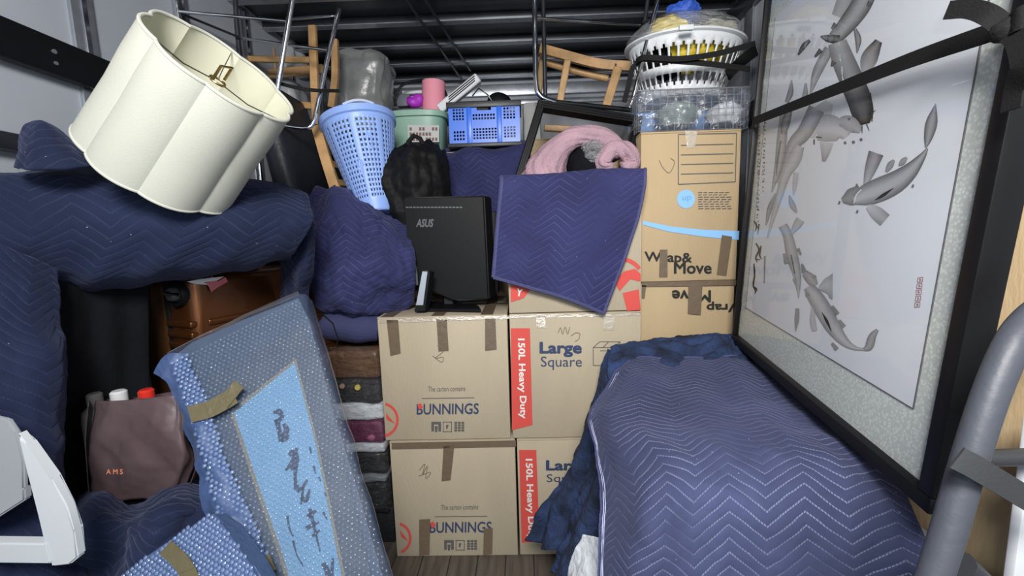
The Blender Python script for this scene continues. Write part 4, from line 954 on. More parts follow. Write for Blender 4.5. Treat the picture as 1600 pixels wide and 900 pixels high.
b = MB().box(at(612, 585, Y=1.712), at(604, 548, Y=1.712)+V((.0, .01, 0))).build('book', mat('lime_cover', (.45, .6, .15), .5)); tag(b, 'lime green edged book sticking out beside the brown layer', 'book')
f = patch('stretch_film', [[(500, 543, 1.72), (530, 541, 1.69), (570, 541, 1.69), (598, 545, 1.70)], [(505, 610, 1.72), (535, 610, 1.69), (570, 610, 1.69), (600, 610, 1.70)], [(520, 700, 1.72), (540, 700, 1.69), (575, 700, 1.69), (606, 700, 1.70)], [(530, 795, 1.72), (550, 795, 1.69), (580, 795, 1.69), (614, 795, 1.70)]], 60, 120, film('wrinkled_film', clear=.98, f0=.05, rough=.08, bscale=18, bump=1.5, stretch=(1, 1, 3)), th=0, wr=(.007, 30))
tag(f, 'clear wrinkled stretch film round the stack of folded clothes', 'film')

# ================================================================== monitor
MY = 1.86
mo = empty('monitor', at(690, 485, Z=1.062), 'black desktop monitor seen from behind on the upper left carton', 'monitor')
mc = [at(630, 308, Y=MY), at(756, 306, Y=MY-.02), at(764, 468, Y=MY-.02), at(712, 470, Y=MY-.02), at(640, 442, Y=MY)]
d_ = V((.03, .06, 0))
b = MB().prism(mc, d_); bmesh.ops.bevel(b.bm, geom=b.bm.edges[:], offset=.006, segments=3, affect='EDGES'); shl_ = b.build('back_shell', BLACKPL, mo)
b = MB().prism([p+V((.045, .062, .0)) for p in (at(630, 316, Y=MY), at(757, 330, Y=MY-.02), at(760, 462, Y=MY-.02), at(640, 440, Y=MY))], V((.01, .02, 0))); bmesh.ops.bevel(b.bm, geom=b.bm.edges[:], offset=.004, segments=2, affect='EDGES'); b.build('screen_bezel', BLACKPL, mo)
PMn = Plane(mc[0], (mc[1]-mc[0]).cross(mc[0]-mc[4]))
if PMn.n.y > 0: PMn.n = -PMn.n
LG = mat('logo_grey', (.10, .11, .12), .4)
text('lettering', 'ASUS', PMn, (650, 355), (676, 355), (652, 342), LG, shl_, .03, .002)
b = MB()
for py in (((658, 378), (662, 379), (665, 388), (662, 388)), ((671, 378), (667, 380), (666, 388), (669, 387)), ((662, 390), (669, 390), (668, 397), (664, 397))): b.prism([PMn.hit(u, v, .0015) for u, v in py], PMn.n*.0005)
b.build('eagle_emblem', mat('emblem_grey', (.05, .052, .058), .4), shl_, False)
b = MB()
for k in range(16): u = 634+k*5.6; b.prism([PMn.hit(u_, v_, .0012) for u_, v_ in ((u, 323), (u+4.4, 323), (u+4.4, 325), (u, 325))], PMn.n*.0004)
b.build('vent_slots', LG, shl_, False)
decal('port_panel', PMn, [((693, 425), (712, 425), (712, 442), (693, 442))], mat('port_black', (.004, .004, .004), .6), shl_, .0012)
MB().bar(at(700, 440, Y=1.92), at(702, 482, Y=1.90), .05, .02, (1, 0, 0), .006).build('stand_neck', BLACKPL, mo)
zb = at(700, 485, Z=1.064)
b = MB().lathe([(.001, .012), (.10, .010), (.125, .004), (.125, 0), (.001, 0)], 40, Matrix.Translation(at(705, 482, Z=1.0615)) @ Matrix.Diagonal((1, .55, 1, 1))); b.build('stand_base', BLACKPL, mo)
br = empty('bracket_stand', at(655, 487, Z=1.062), 'small silver and black folding stand left of the monitor foot', 'stand')
b = MB().prism([at(u, v, Y=1.74) for u, v in ((660, 424), (668, 425), (661, 477), (650, 477))], (.012, .02, 0)); b.build('silver_plate', mat('silver_plastic', (.45, .50, .58), .3, metal=.3), br)
b = MB().prism([at(u, v, Y=1.735) for u, v in ((668, 424), (672, 426), (664, 486), (648, 487), (650, 477), (661, 477))], (.012, .03, 0)); b.build('black_edge', BLACKPL, br)
b = MB().prism([at(u, v, Y=1.80) for u, v in ((637, 415), (646, 418), (648, 446), (640, 446))], (.01, .02, 0)); b.build('grey_tab', mat('tab_grey', (.16, .18, .2), .4), br)
b = MB(); q_ = [at(u, v, Z=1.0615) for u, v in ((648, 487), (672, 474), (745, 480), (752, 488), (700, 487))]; b.prism(q_, (0, 0, .012)); b.build('foot_plate', BLACKPL, br)

# ================================================================== black bag
BAGF = mat('black_nylon', (.005, .005, .006), .65, bump=.3, bscale=18, spec=.2)
Yb = 1.97
bb = patch('drawstring_bag', [
    [(622, 236, 2.05), (640, 226, 2.16), (655, 224, 2.17), (675, 228, 2.16), (690, 240, 2.12)],
    [(602, 240, 1.94), (630, 228, Yb), (655, 226, Yb-.02), (680, 234, Yb), (697, 240, 2.05)],
    [(592, 262, 1.90), (620, 258, 1.89), (652, 255, 1.88), (680, 262, 1.92), (702, 266, 2.0)],
    [(594, 300, 1.89), (620, 300, 1.88), (652, 300, 1.88), (684, 300, 1.92), (706, 300, 2.0)],
    [(612, 338, 1.90), (632, 345, 1.90), (655, 345, 1.90), (690, 340, 1.93), (712, 340, 2.0)],
    [(625, 420, 2.0), (640, 430, 1.94), (660, 430, 1.93), (700, 420, 1.95), (720, 420, 2.0)]], 70, 70, BAGF, wr=(.014, 9), th=.004,
    disp=lambda u, v, p: .006*sin(u*34+6*v+2*sin(v*7))*max(0, 1-v*1.3)+.006*sin(u*17-v*6))
tag(bb, 'black nylon drawstring bag slumped behind the monitor', 'bag')
MB().tube([at(634, 240, Y=2.0), at(638, 222, Y=2.0), at(646, 212, Y=2.0), at(656, 216, Y=2.0), at(666, 234, Y=2.0)], .011, 8).build('handle', BLACKST, bb)

# ================================================================== laundry hamper
def lattice(name, rings, n, hole, m, par, th=.003, shape=None, M=None, closed=True):
    """rings: (r, z); quads left out where hole(i, k)"""
    vt = []
    for r, z in rings:
        for k in range(n):
            a = 2*pi*k/n; x_, y_ = (r*cos(a), r*sin(a)) if not shape else shape(a, r); p = V((x_, y_, z)); vt.append(M @ p if M is not None else p)
    fs = []
    for i in range(len(rings)-1):
        for k in range(n):
            if not hole(i, k): fs.append((i*n+k, i*n+(k+1) % n, (i+1)*n+(k+1) % n, (i+1)*n+k))
    me = bpy.data.meshes.new(name); me.from_pydata(vt, [], fs); o = link(name, me, m, par, True)
    md = o.modifiers.new('t', 'SOLIDIFY'); md.thickness = th; return o
HB = at(590, 336, Y=1.93); HT = at(559, 188, Y=1.99); ax = HT-HB; HH = ax.length; ax.normalize(); print('HAMPER', HH)
q = ax.to_track_quat('Z', 'Y').to_matrix().to_4x4(); q.translation = HB
ha = empty('laundry_hamper', HB, 'tall light blue perforated laundry hamper leaning behind the navy bundle', 'hamper')
HBL = mat('light_blue_plastic', (.27, .42, .85), .4); 
nR = 40; rg = []
for i in range(nR+1): t = i/nR; rg.append((.079+.079*t, .002+(HH-.03)*t))
NS = 100
def hh(i, k):
    if i < 6 or i > nR-4: return False
    if abs(i-21) < 1: return False
    s = (k % 25)
    if s in (0, 24, 12, 13): 
        return False
    return (i % 2 == 0) and (k % 2 == 0)
lattice('basket_wall', rg, NS, hh, HBL, ha, .003, None, q)
MB().lathe([(.156, HH-.035), (.166, HH-.03), (.168, HH-.004), (.162, HH), (.154, HH-.004), (.153, HH-.03)], 64, q).build('rim', HBL, ha)
MB().lathe([(.001, .004), (.078, .004)], 40, q).build('base', HBL, ha)
for sgn in (0, 1):
    a0 = radians(-120+180*sgn); MB().tube([q @ V((.158*cos(a0+x_), .158*sin(a0+x_), HH+.012*cos(x_*3.6))) for x_ in [(-.4+.08*i) for i in range(11)]], .006, 8).build('grip', mat('pale_grip', (.5, .58, .75), .4), ha)
# scroll motif on the side
vf = q.to_3x3().inverted() @ V((HB.x*-1, -HB.y, 0)); a_f = atan2(vf.y, vf.x); b = MB(); cc = []
for s0_ in (-1, 1):
    for turn in (-1, 1):
        pts = []
        for i in range(22):
            th_ = i/21*4.6; rr = .006+.012*i/21; a = a_f+s0_*.22+turn*rr*cos(th_)*7+turn*.05; z = HH*(.55+.12*s0_)+rr*sin(th_)*2.3
            R__ = .079+.079*(z/HH)+.003; pts.append(q @ V((R__*cos(a), R__*sin(a), z)))
        MB().tube(pts, .0028, 6).build('scroll_motif', HBL, ha)

# ================================================================== green bin with things
CB = at(657, 233, Y=2.42); CB.z = 1.84; 
TG = mat('sage_plastic', (.25, .42, .34), .45)
bn = empty('green_tub', CB, 'sage green plastic tub with a white sticker and black hoop', 'tub')
Mx = Matrix.Translation(CB); sq = lambda a, r: ((r*1.08)*(abs(cos(a))**.6)*(1 if cos(a) > 0 else -1), r*.9*(abs(sin(a))**.6)*(1 if sin(a) > 0 else -1))
zt = at(657, 170, Y=2.28).z-CB.z
MB().lathe([(.001, 0), (.118, 0), (.124, .01), (.140, zt-.03), (.142, zt-.03)], 48, Mx, sq).build('body', TG, bn)
MB().lathe([(.142, zt-.032), (.156, zt-.03), (.158, zt-.004), (.150, zt), (.140, zt-.002), (.138, zt-.03)], 48, Mx, sq).build('rim', TG, bn)
PG = Plane(CB+V((0, -.133, 0)), (0, -1, .1)); decal('sticker', PG, [((637, 195), (686, 196), (686, 222), (638, 222))], mat('sticker_white', (.5, .5, .5), .4), bn, .004)
b = MB()
for k in range(9):
    for j in range(3):
        if random.random() < .75: x_ = 640+k*5; y = 199+j*8; b.prism([PG.hit(u, v, .006) for u, v in ((x_, y), (x_+3.4, y), (x_+3.4, y+5), (x_, y+5))], PG.n*.0004)
b.build('sticker_print', mat('sticker_brown', (.16, .09, .08), .6), bn, False)
hoop = [at(u, v, Y=2.40) for u, v in ((618, 165), (617, 150), (628, 134), (648, 126), (672, 126), (690, 136), (698, 150), (699, 168))]
MB().tube([crom(hoop, k/40) for k in range(41)], .007, 8).build('hoop_handle', BLACKPL, bn)
def roll(c, r, r0, h, d, m, name, label, cat):
    qq = V(d).to_track_quat('Z', 'Y').to_matrix().to_4x4(); qq.translation = c
    return tag(MB().lathe([(r0, 0), (r, 0), (r, h), (r0, h), (r0, 0)], 32, qq).build(name, m), label, cat)
zz = CB.z+.004
roll(at(675, 150, Y=2.40)-V((0, 0, .18)), .062, .02, .25, (.05, 0, 1), mat('pink_roll', (.75, .28, .36), .7), 'paper_roll', 'salmon pink roll standing in the green tub', 'roll')
tag(MB().ball(at(648, 153, Y=2.36)-V((0, 0, .01)), .042, 3, (1.1, .8, .8), .02, 20).build('scarf', mat('magenta_cloth', (.38, .03, .5), .5)), 'bright purple scrap of cloth beside the pink roll', 'cloth')
tag(MB().box(at(620, 166, Y=2.46), at(640, 146, Y=2.46)+V((0, .05, 0)), .006).build('grey_case', mat('grey_case', (.12, .13, .16), .5)), 'grey case standing at the left inside the green tub', 'case')
tag(MB().box(at(628, 147, Y=2.52), at(690, 139, Y=2.52)+V((0, .06, 0)), .006).build('white_lid', WHITEPL), 'white lid lying across the back of the green tub', 'lid')  # a white lid laid across the tub

# ================================================================== blue folding crate
cr0 = at(700, 232, Y=2.30); cx0 = at(700, 230, Y=2.30).x; cx1 = at(816, 226, Y=2.30).x; cz0 = at(757, 229, Y=2.30).z; cz1 = at(757, 158, Y=2.30).z
print('CRATE', cx0, cx1, cz0, cz1)
ck = empty('folding_crate', ((cx0+cx1)/2, 2.42, cz0), 'bright blue folding crate with dark grey rim full of odds and ends', 'crate')
CRB = mat('bright_blue_plastic', (.03, .17, .80), .35); CRD = mat('charcoal_plastic', (.035, .038, .042), .45)
def perf(x0, x1, z0, z1, regs, Y, name, m, par, th=.006, sw=False):
    """panel with real square holes in the given regions (x0,x1,z0,z1,nx,nz), fractions"""
    xs = {0., 1.}; zs = {0., 1.}; hl = []
    for a, b_, c, d, nx, nz in regs:
        for i in range(nx):
            for j in range(nz):
                hx0 = a+(b_-a)*(i+.18)/nx; hx1 = a+(b_-a)*(i+.82)/nx; hz0 = c+(d-c)*(j+.18)/nz; hz1 = c+(d-c)*(j+.82)/nz
                hl.append((hx0, hx1, hz0, hz1)); xs |= {round(hx0, 5), round(hx1, 5)}; zs |= {round(hz0, 5), round(hz1, 5)}
    xs = sorted(xs); zs = sorted(zs); vt = [((x0+(x1-x0)*x_), 0, z0+(z1-z0)*z_) for z_ in zs for x_ in xs]
    vt = [(v[0], Y, v[2]) if not sw else (Y, v[0], v[2]) for v in vt]; nx = len(xs); fs = []
    for j in range(len(zs)-1):
        for i in range(nx-1):
            mx, mz = (xs[i]+xs[i+1])/2, (zs[j]+zs[j+1])/2
            if not any(a < mx < b_ and c < mz < d for a, b_, c, d in hl): fs.append((j*nx+i, j*nx+i+1, (j+1)*nx+i+1, (j+1)*nx+i))
    me = bpy.data.meshes.new(name); me.from_pydata(vt, [], fs); o = link(name, me, m, par); md = o.modifiers.new('t', 'SOLIDIFY'); md.thickness = th; md.offset = 0; return o
bx0, bx1 = cx0+.012, cx1-.012; bz0, bz1 = cz0+.018, cz1-.022
perf(bx0, bx1, bz0, bz1, [(.05, .22, .62, .95, 4, 4), (.05, .22, .08, .36, 4, 3), (.33, .66, .62, .80, 8, 2), (.33, .68, .10, .42, 8, 4), (.77, .95, .62, .95, 4, 4), (.77, .95, .12, .44, 4, 4), (.34, .66, .86, .99, 1, 1)], 2.305, 'front_panel', CRB, ck)
perf(bx0, bx1, bz0, bz1, [(.05, .95, .1, .9, 16, 6)], 2.52, 'back_panel', CRB, ck)
perf(2.305, 2.52, bz0, bz1, [(.1, .9, .1, .9, 8, 6)], bx0, 'side_panel', CRB, ck, sw=True); perf(2.305, 2.52, bz0, bz1, [(.1, .9, .1, .9, 8, 6)], bx1, 'side_panel', CRB, ck, sw=True)
for x_ in (.285, .715): MB().box((bx0+(bx1-bx0)*(x_-.035), 2.295, bz0), (bx0+(bx1-bx0)*(x_+.035), 2.303, bz1), .002).build('upright', CRB, ck)
b = MB()
for lo, hi in (((cx0, 2.292, cz1-.03), (cx1, 2.316, cz1)), ((cx0, 2.50, cz1-.03), (cx1, 2.53, cz1)), ((cx0, 2.292, cz1-.03), (cx0+.022, 2.53, cz1)), ((cx1-.022, 2.292, cz1-.03), (cx1, 2.53, cz1))): b.box(lo, hi, .004)
b.build('rim', CRD, ck); MB().box((cx0, 2.292, cz0), (cx1, 2.53, cz0+.02), .004).build('base', CRD, ck)
# contents
gr = empty('grille_panel', at(735, 160, Y=2.36), 'white slotted appliance grille sticking up out of the blue crate', 'appliance')
a0, a1 = at(704, 158, Y=2.36), at(748, 122, Y=2.36)
MB().bar(a0-(a1-a0)*.4, a1, .05, .05, (-.6, 0, 1), .006).build('body', WHITEPL, gr)
for k in range(3):
    off = V((-.006+.0, -.027, .012-.012*k)); MB().bar(a0+off, a1+off-(a1-a0)*.08, .005, .004, (-.6, 0, 1), .001).build('slot', BLACKPL, gr)
MB().tube([at(738, 150, Y=2.34), at(748, 138, Y=2.34), at(762, 148, Y=2.34), at(770, 160, Y=2.34)], .004, 6).build('cable', CHROME, gr)
tag(MB().ball(at(778, 152, Y=2.42)-V((0, 0, .03)), .06, 3, (1.1, .6, .9), .01).build('camera_bag', BLACKPL), 'black padded pouch at the right inside the blue crate', 'pouch')
tag(MB().box(at(735, 176, Y=2.45)-V((.1, 0, .1)), at(770, 160, Y=2.5)+V((.03, 0, .0)), .012).build('dark_box', MATS['dark_carton']), 'dark box packed deep inside the blue crate', 'box')

# ================================================================== black moulded frame, pink blanket, chairs
bfm = empty('moulded_frame', at(840, 280, Y=1.86), 'empty black moulded picture frame leaning behind the pink blanket', 'frame')
c4 = [at(845, 166, Y=1.84), at(995, 190, Y=1.86), at(975, 300, Y=1.80), at(808, 288, Y=1.78)]
for i in range(4):
    a, c = c4[i], c4[(i+1) % 4]; oth = (c4[0]+c4[1]+c4[2]+c4[3])/4; d = (c-a).normalized(); inn = (oth-(a+c)/2); inn = (inn-d*inn.dot(d)).normalized()
    MB().bar(a-d*.015, c+d*.015, .034, .05, inn, .004).build('frame_side', BLACKPL, bfm)
    for o_ in (-.010, 0, .010): MB().bar(a+inn*o_+V((0, -.026, 0)), c+inn*o_+V((0, -.026, 0)), .005, .006, inn, .001).build('moulding', FRM, bfm)
# pink arch
def arch(path, rad, flute, label, m, name='fleece_blanket', nf=11, parent=None):
    n, K = 40, 90; vt = []; fs = []; prev = None
    for i in range(K+1):
        t = i/K; p = crom(path, t); tt = (crom(path, min(t+.01, 1))-crom(path, max(t-.01, 0))).normalized(); a = V((0, 1, 0)); a = (a-tt*a.dot(tt)).normalized(); c = tt.cross(a)
        R = crom([V((r, 0, 0)) for r in rad], t).x
        for k in range(n):
            an = 2*pi*k/n; r = R*(1+flute*sin(an*nf+6*sin(t*7)+t*5)*(.6+.4*sin(t*13)))+.004*noise.noise(p*30+V((an, 0, 0)))
            vt.append(p+a*cos(an)*r*1.05+c*sin(an)*r)
    for i in range(K):
        for k in range(n): fs.append((i*n+k, i*n+(k+1) % n, (i+1)*n+(k+1) % n, (i+1)*n+k))
    fs.append(tuple(range(n))[::-1]); fs.append(tuple(K*n+k for k in range(n)))
    me = bpy.data.meshes.new(name); me.from_pydata(vt, [], fs); o = link(name, me, m, parent, True); return tag(o, label, 'blanket') if label else o
PINK = mat('pink_fleece', (.40, .26, .31), .9, bump=.6, bscale=160, var=.12, vscale=12)
pkp = [(846, 288, 1.78), (856, 260, 1.78), (876, 230, 1.76), (903, 213, 1.76), (932, 212, 1.76), (955, 226, 1.75), (965, 246, 1.74)]
pk = arch([at(u, v, Y=y) for u, v, y in pkp], [.095, .075, .050, .038, .036, .042, .045], .09, 'dusty pink fleece blanket arched over a film wrapped dark bundle', PINK)
arch([at(u, v, Y=y) for u, v, y in ((950, 264, 1.73), (942, 252, 1.72), (958, 234, 1.72), (980, 238, 1.72), (988, 256, 1.72), (972, 262, 1.71))], [.030, .030, .034, .034, .028, .022], .12, None, PINK, 'gathered_end', 5, pk)
tag(MB().ball(at(915, 262, Y=1.80)+V((0, 0, 0)), .085, 4, (.95, 1, 1.15), .008).build('dark_bundle', DARK), 'dark bundle under the pink blanket arch', 'bundle')
f = MB().ball(at(928, 240, Y=1.76), .062, 4, (.85, .9, 1.0), .012, 25).build('film_ball', film('crumpled_film', clear=.7, rough=.08, bscale=30, bump=1.5)); tag(f, 'crumpled clear film catching light inside the pink arch', 'film')
def pole(name, pts, r, m, par, n=10, smooth=True):
    P = [at(*p[:2], Y=p[2]) if not isinstance(p, Vector) else p for p in pts]
    if smooth and len(P) > 2: P = [crom(P, k/(8*(len(P)-1))) for k in range(8*(len(P)-1)+1)]
    return MB().tube(P, r, n).build(name, m, par)
ch = empty('chrome_stool', at(900, 180, Y=1.95), 'chrome legged stool upside down above the pink blanket', 'stool')
pole('leg', [(835, -30, 1.84), (836, 60, 1.84), (838, 130, 1.84), (845, 150, 1.84), (868, 160, 1.85)], .011, CHROME, ch, 14)
pole('leg', [(1036, -30, 1.86), (1012, 60, 1.86), (990, 150, 1.87), (984, 168, 1.88)], .009, CHROME, ch, 14)
pole('leg', [(848, -30, 2.1), (850, 60, 2.1), (852, 150, 2.1)], .010, STEEL, ch, 14)
pole('leg', [(1016, -30, 2.1), (1004, 60, 2.1), (992, 150, 2.1)], .009, STEEL, ch, 14)
pole('cross_bar', [(836, 28, 1.84), (1000, 39, 2.1)], .006, CHROME, ch); pole('cross_bar', [(1020, 30, 1.86), (1005, 34, 2.1)], .005, CHROME, ch)
pole('seat_tube', [(862, 159, 1.85), (920, 165, 1.86), (986, 172, 1.87)], .010, BLACKPL, ch)
wc = empty('wooden_chair', at(910, 165, Y=2.25), 'light wooden chair back standing behind the chrome stool', 'chair')
def wb(pts, w, d, name, par, up=(0, 0, 1)):
    P = [at(*p[:2], Y=p[2]) for p in pts]
    if len(P) == 2: return MB().bar(P[0], P[1], w, d, up, .004).build(name, WOOD, par)
    Q = [crom(P, k/20) for k in range(21)]; return MB().ribbon(Q, w, up, d).build(name, WOOD, par)
wb([(843, 76, 2.30), (880, 86, 2.32), (935, 100, 2.32), (985, 104, 2.30)], .045, .022, 'top_rail', wc)
MB().tube([crom([at(u, v, Y=y) for u, v, y in ((848, 96, 2.4), (895, 110, 2.42), (950, 123, 2.4))], k/12) for k in range(13)], .018, 12).build('round_rail', WOOD, wc)
wb([(887, 94, 2.30), (875, 158, 2.30)], .035, .02, 'back_post', wc, (1, 0, 0)); wb([(966, 105, 2.30), (946, 170, 2.30)], .045, .022, 'back_post', wc, (1, 0, 0)); wb([(848, 82, 2.40), (842, 150, 2.4)], .03, .02, 'back_post', wc, (1, 0, 0))
MB().disc(at(962, 101, Y=2.28), .005, (0, -1, 0), .002, 10).build('bolt', STEEL, wc)
wb([(850, 200, 2.2), (935, 205, 2.2)], .03, .03, 'seat_rail', wc)
tag(MB().box(at(818, 222, Y=2.6), at(845, 158, Y=2.6)+V((.0, .1, 0)), .02).build('wrapped_board', mat('off_white_foam', (.45, .46, .46), .7, bump=.3, bscale=20)), 'pale foam wrapped board just right of the blue crate', 'board')

# left stool and chair
cl = empty('chrome_stool', at(440, 200, Y=1.85), 'chrome legged stool upside down behind the cream lampshade', 'stool')
pole('leg', [(272, -40, 1.7), (277, 10, 1.7), (290, 120, 1.72)], .010, CHROME, cl, 14)
pole('leg', [(366, -40, 2.0), (370, 40, 2.0), (378, 120, 2.0)], .010, STEEL, cl, 14)
pole('leg', [(464, -40, 1.75), (450, 40, 1.75), (434, 140, 1.75), (432, 180, 1.76)], .010, CHROME, cl, 14)
pole('leg', [(530, 14, 1.9), (512, 90, 1.88), (496, 165, 1.86), (490, 190, 1.85), (478, 200, 1.84), (440, 196, 1.82)], .009, CHROME, cl, 14)
pole('cross_bar', [(280, 18, 1.70), (447, 33, 1.75)], .006, CHROME, cl); pole('cross_bar', [(280, 20, 1.70), (378, 60, 2.0)], .005, STEEL, cl)
pole('cross_bar', [(378, 60, 2.0), (516, 79, 1.88)], .006, CHROME, cl); pole('cross_bar', [(448, 30, 1.75), (523, 24, 1.9)], .006, CHROME, cl)
b = MB().box((-.3, -.18, -.05), (.3, .18, .05), .04, Matrix.Translation(at(462, 250, Y=1.98)) @ Matrix.Rotation(radians(80), 4, 'Y'), 4); b.build('padded_seat', mat('dark_leather', (.012, .014, .022), .5, bump=.2, bscale=60), cl)
strap([at(392, 112, Y=1.85), at(430, 128, Y=1.8), at(480, 140, Y=1.8), at(530, 142, Y=1.9)], .014, (0, 0, 1), 'thin black strap tied round the wooden chair and stool at left')
cw = empty('wooden_chair', at(470, 190, Y=2.1), 'light wooden chair upside down behind the left chrome stool', 'chair')
wb([(488, 40, 2.1), (494, 195, 2.08)], .036, .024, 'leg', cw, (1, 0, 0)); wb([(523, 62, 2.25), (524, 120, 2.25), (518, 168, 2.25)], .032, .022, 'leg', cw, (1, 0, 0)); wb([(370, 40, 2.25), (374, 100, 2.25)], .03, .022, 'leg', cw, (1, 0, 0)); wb([(424, 75, 2.4), (428, 118, 2.4)], .035, .022, 'leg', cw, (1, 0, 0))
wb([(378, 92, 2.15), (486, 94, 2.12)], .028, .02, 'seat_rail', cw); wb([(395, 118, 2.35), (505, 108, 2.3)], .045, .02, 'seat_rail', cw); wb([(420, 160, 2.15), (492, 166, 2.1)], .03, .02, 'stretcher', cw)
wb([(495, 198, 1.98), (510, 250, 1.93), (526, 300, 1.9)], .042, .024, 'back_post', cw, (1, 0, 0)); MB().disc(at(523, 291, Y=1.875), .006, (0, -1, 0), .002, 10).build('bolt', STEEL, cw)
for y in (228, 255, 282): wb([(512, y, 2.05), (548, y+6, 2.15)], .03, .015, 'back_slat', cw)
def bundle(px_, py, Y, w, h, d, label, m, nz=.03, name='wrapped_bundle', rot=0, cat='bundle'):
    c = at(px_, py, Y=Y); b = MB(); b.box((-w/2, -d/2, -h/2), (w/2, d/2, h/2), min(w, h, d)*.28, None, 3)
    bmesh.ops.subdivide_edges(b.bm, edges=[e for e in b.bm.edges if e.calc_length() > .03], cuts=6, use_grid_fill=True)
    for v in b.bm.verts: v.co += V((noise.noise(v.co*12+c), noise.noise(v.co*12-c), noise.noise(v.co*11+c*2)))*nz
    bmesh.ops.transform(b.bm, matrix=Matrix.Translation(c) @ Matrix.Rotation(rot, 4, 'Y'), verts=b.bm.verts)
    return tag(b.build(name, m), label, cat, None)
GRW = mat('grey_wrap', (.22, .225, .23), .3, bump=.6, bscale=14, var=.2, vscale=10)
bundle(570, 150, 2.62, .30, .46, .3, 'grey film wrapped bundle behind the light blue hamper', GRW, rot=.08)
bundle(442, 85, 2.6, .20, .24, .25, 'pale wrapped bundle seen between the left chair legs', mat('pale_wrap', (.38, .40, .42), .4, bump=.5, bscale=14), .03)
bundle(440, 160, 2.5, .26, .22, .25, 'pale wrapped cushion low between the left chair legs', MATS['pale_wrap'], .02)

# ================================================================== white laundry basket on a wire basket
zC = 1.763
bk0 = at(1070, 140, Y=1.93); RX = .205
SH = lambda a, r: (r*cos(a)*1.0, r*sin(a)*.78)
zb0 = at(1065, 142, Y=1.80).z; zt0 = at(1065, 50, Y=1.80).z; print('BASKET', zb0, zt0)
lbk = empty('laundry_basket', (bk0.x, 1.96, zb0), 'white slotted laundry basket filled with cloths on top of the wire basket', 'basket')
Mb = Matrix.Translation(V((at(1067, 100, Y=1.96).x, 1.965, zb0))) @ Matrix.Rotation(radians(1.5), 4, 'Y')
hb = zt0-zb0
rr = lambda t: .155+.082*t**.85
fr_ = [0, .10, .16, .22, .30, .36, .44, .50, .56, .64, .72, .78, .84, .92, 1.0]
NSB = 144
def bh(i, k):
    low = (1 <= i <= 5); up = (7 <= i <= 11)
    if not (low or up): return False
    if i in (1, 5, 7, 11): return k % 4 in (1,) 
    return k % 4 in (1, 2) if i not in (1, 5, 7, 11) else False
lattice('basket_wall', [(rr(t), hb*t) for t in fr_], NSB, lambda i, k: ((2 <= i <= 4) or (7 <= i <= 11)) and k % 4 in (0, 1, 2) and not (i in (2, 11) and k % 4 != 1), WHITEPL, lbk, .003, SH, Mb)
MB().lathe([(rr(1), hb-.004), (rr(1)+.014, hb), (rr(1)+.016, hb+.006), (rr(1), hb+.010), (rr(1)-.003, hb)], 96, Mb, SH).build('rim', WHITEPL, lbk)
MB().lathe([(.001, .003), (rr(0), .003)], 64, Mb, SH).build('base', WHITEPL, lbk)
MB().box(at(1062, 45, Y=1.72)-V((.0, 0, .004)), at(1085, 37, Y=1.72)+V((0, .015, 0)), .004).build('grip', WHITEPL, lbk)
tc_ = Mb @ V((0, 0, hb))
def cloth_ball(px_, py, Y, r, m, label, sqz=(1, .8, .7), nz=.02, nf=14): return tag(MB().ball(at(px_, py, Y=Y), r, 4, sqz, nz, nf).build('cloth', m), label, 'cloth', 'cloths in the laundry basket')
cloth_ball(1068, 18, 1.92, .062, mat('royal_blue_cloth', (.03, .10, .50), .6, bump=.5, bscale=40), 'royal blue crumpled cloth on top of the basket', (1.1, .9, .65), .03)
cloth_ball(1045, 42, 1.88, .06, mat('yellow_cloth', (.65, .5, .04), .6), 'yellow cloth at the left under the blue one', (1.2, .8, .6))
cloth_ball(1085, 80, 1.93, .13, MATS['yellow_cloth'], 'yellow cloth seen through the basket slots', (1, .8, .6), .02)
cloth_ball(1040, 95, 1.95, .08, DARK, 'dark cloth low in the basket', (1, .8, .9))
b = MB(); c0 = at(1122, 42, Y=1.92)
for k in range(7):
    b.tube([c0+V((cos(a)*(.05+.006*k), sin(a)*.045, sin(a*2+k)*.014-.004*k)) for a in [2*pi*i/24 for i in range(24)]], .006, 6, closed=True)
tag(b.build('rope_coil', mat('cream_rope', (.40, .38, .28), .7)), 'coiled cream rope on the right of the laundry basket', 'rope')
f = MB().ball(Mb @ V((0, 0, hb+.015)), .24, 4, (1.0, .8, .50), .018, 14); bmesh.ops.delete(f.bm, geom=[v for v in f.bm.verts if v.co.z < tc_.z-.004], context='VERTS'); f = f.build('stretch_film', FILM); tag(f, 'clear film stretched over the top of the laundry basket', 'film')
# wire basket
w0, w1 = at(997, 200, Y=1.76).x, at(1168, 200, Y=1.76).x; y0, y1 = 1.76, 2.13; zw1 = zb0-.004
wk = empty('wire_basket', ((w0+w1)/2, 1.95, zC), 'low wire basket wrapped in film on the tall tan carton', 'basket')
b = MB(); nX = 15
for k in range(nX+1):
    x_ = w0+(w1-w0)*k/nX
    for yy in (y0, y1): b.tube([(x_, yy, zC+.003), (x_, yy, zw1)], .0013, 5)
for k in range(14):
    yy = y0+(y1-y0)*k/13
    for x_ in (w0, w1): b.tube([(x_, yy, zC+.003), (x_, yy, zw1)], .0013, 5)
b.build('upright_wires', ALU, wk); b = MB()
for k in range(7):
    z = zC+.004+(zw1-zC-.006)*k/6; b.tube([(w0, y0, z), (w1, y0, z), (w1, y1, z), (w0, y1, z)], .0014 if k < 6 else .003, 6, closed=True)
b.build('ring_wires', ALU, wk)
b = MB()
for k in range(8): x_ = w0+(w1-w0)*(k+.5)/8; b.tube([(x_, y0, zC+.003), (x_, y1, zC+.003)], .0014, 5)
b.build('floor_wires', ALU, wk)
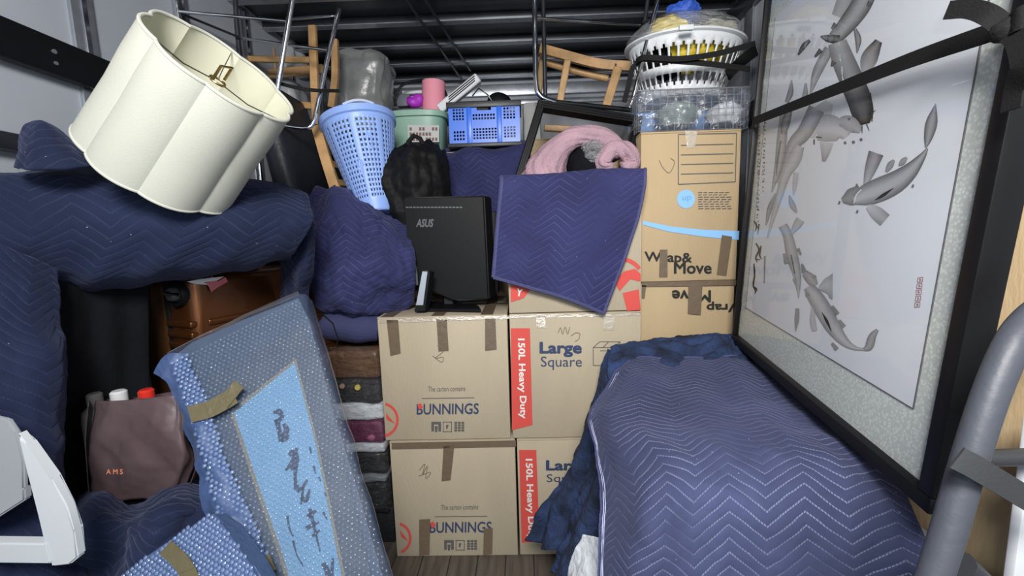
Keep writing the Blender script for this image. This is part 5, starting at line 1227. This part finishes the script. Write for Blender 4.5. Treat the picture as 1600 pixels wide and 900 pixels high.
def bowl(px_, py, Y, r, m, label):
    c = at(px_, py, Y=Y); t = tag(MB().lathe([(.001, r*.52), (r*.5, r*.48), (r*.85, r*.25), (r, -.0), (r*.97, -.01), (r*.6, -.5*r), (.001, -.55*r)], 40, Matrix.Translation(c)).build('bowl', m), label, 'bowl', 'bowls in the wire basket'); return t
bl = bowl(1058, 180, 1.90, .095, mat('grey_green_glaze', (.22, .28, .27), .35), 'grey green bowl at the left inside the wire basket')
bl = bowl(1132, 178, 1.88, .078, mat('white_glaze', (.58, .62, .66), .3), 'white bowl at the right inside the wire basket')
tag(MB().box((w0+.02, 2.02, zC+.01), (w1-.02, 2.1, zw1-.01), .02).build('cloth', mat('sky_blue_cloth', (.15, .30, .60), .7, bump=.4, bscale=30)), 'sky blue cloth along the back of the wire basket', 'cloth')
f = MB().box((w0-.008, y0-.01, zC+.001), (w1+.008, y1+.006, zw1+.0), .02, None, 3); bmesh.ops.subdivide_edges(f.bm, edges=[e for e in f.bm.edges if e.calc_length() > .03], cuts=20, use_grid_fill=True)
for v in f.bm.verts:
    v.co += V((noise.noise(v.co*24), noise.noise(v.co*26+V((4, 0, 0))), 0))*.012
    v.co.z = max(v.co.z, zC+.001)
f = f.build('stretch_film', film('basket_film', tint=(.7, .8, 1), clear=.93, rough=.1, bscale=14, bump=1.3, stretch=(1, 1, 1))); tag(f, 'clear crinkled film wrapped round the wire basket', 'film')
strap([at(1180, 68, Y=1.72), at(1120, 84, Y=1.70), at(1060, 92, Y=1.70), at(1006, 90, Y=1.74), at(992, 100, Y=1.80)], .020, (0, 0, 1), 'upper black strap across the white laundry basket')
strap([at(1172, 108, Y=1.74), at(1110, 100, Y=1.715), at(1050, 95, Y=1.715), at(1004, 92, Y=1.75)], .020, (0, 0, 1), 'lower black strap across the white laundry basket')
strap([at(1182, 78, Y=1.9), at(1158, 96, Y=1.86), at(1136, 118, Y=1.82)], .045, (0, 0, 1), 'wide black strap bunch between basket and right wall')
strap([at(1002, 92, Y=1.79), at(988, 108, Y=1.79), at(983, 130, Y=1.79), at(975, 160, Y=1.80)], .02, (1, 0, 0), 'black strap wound round the right chrome stool leg')
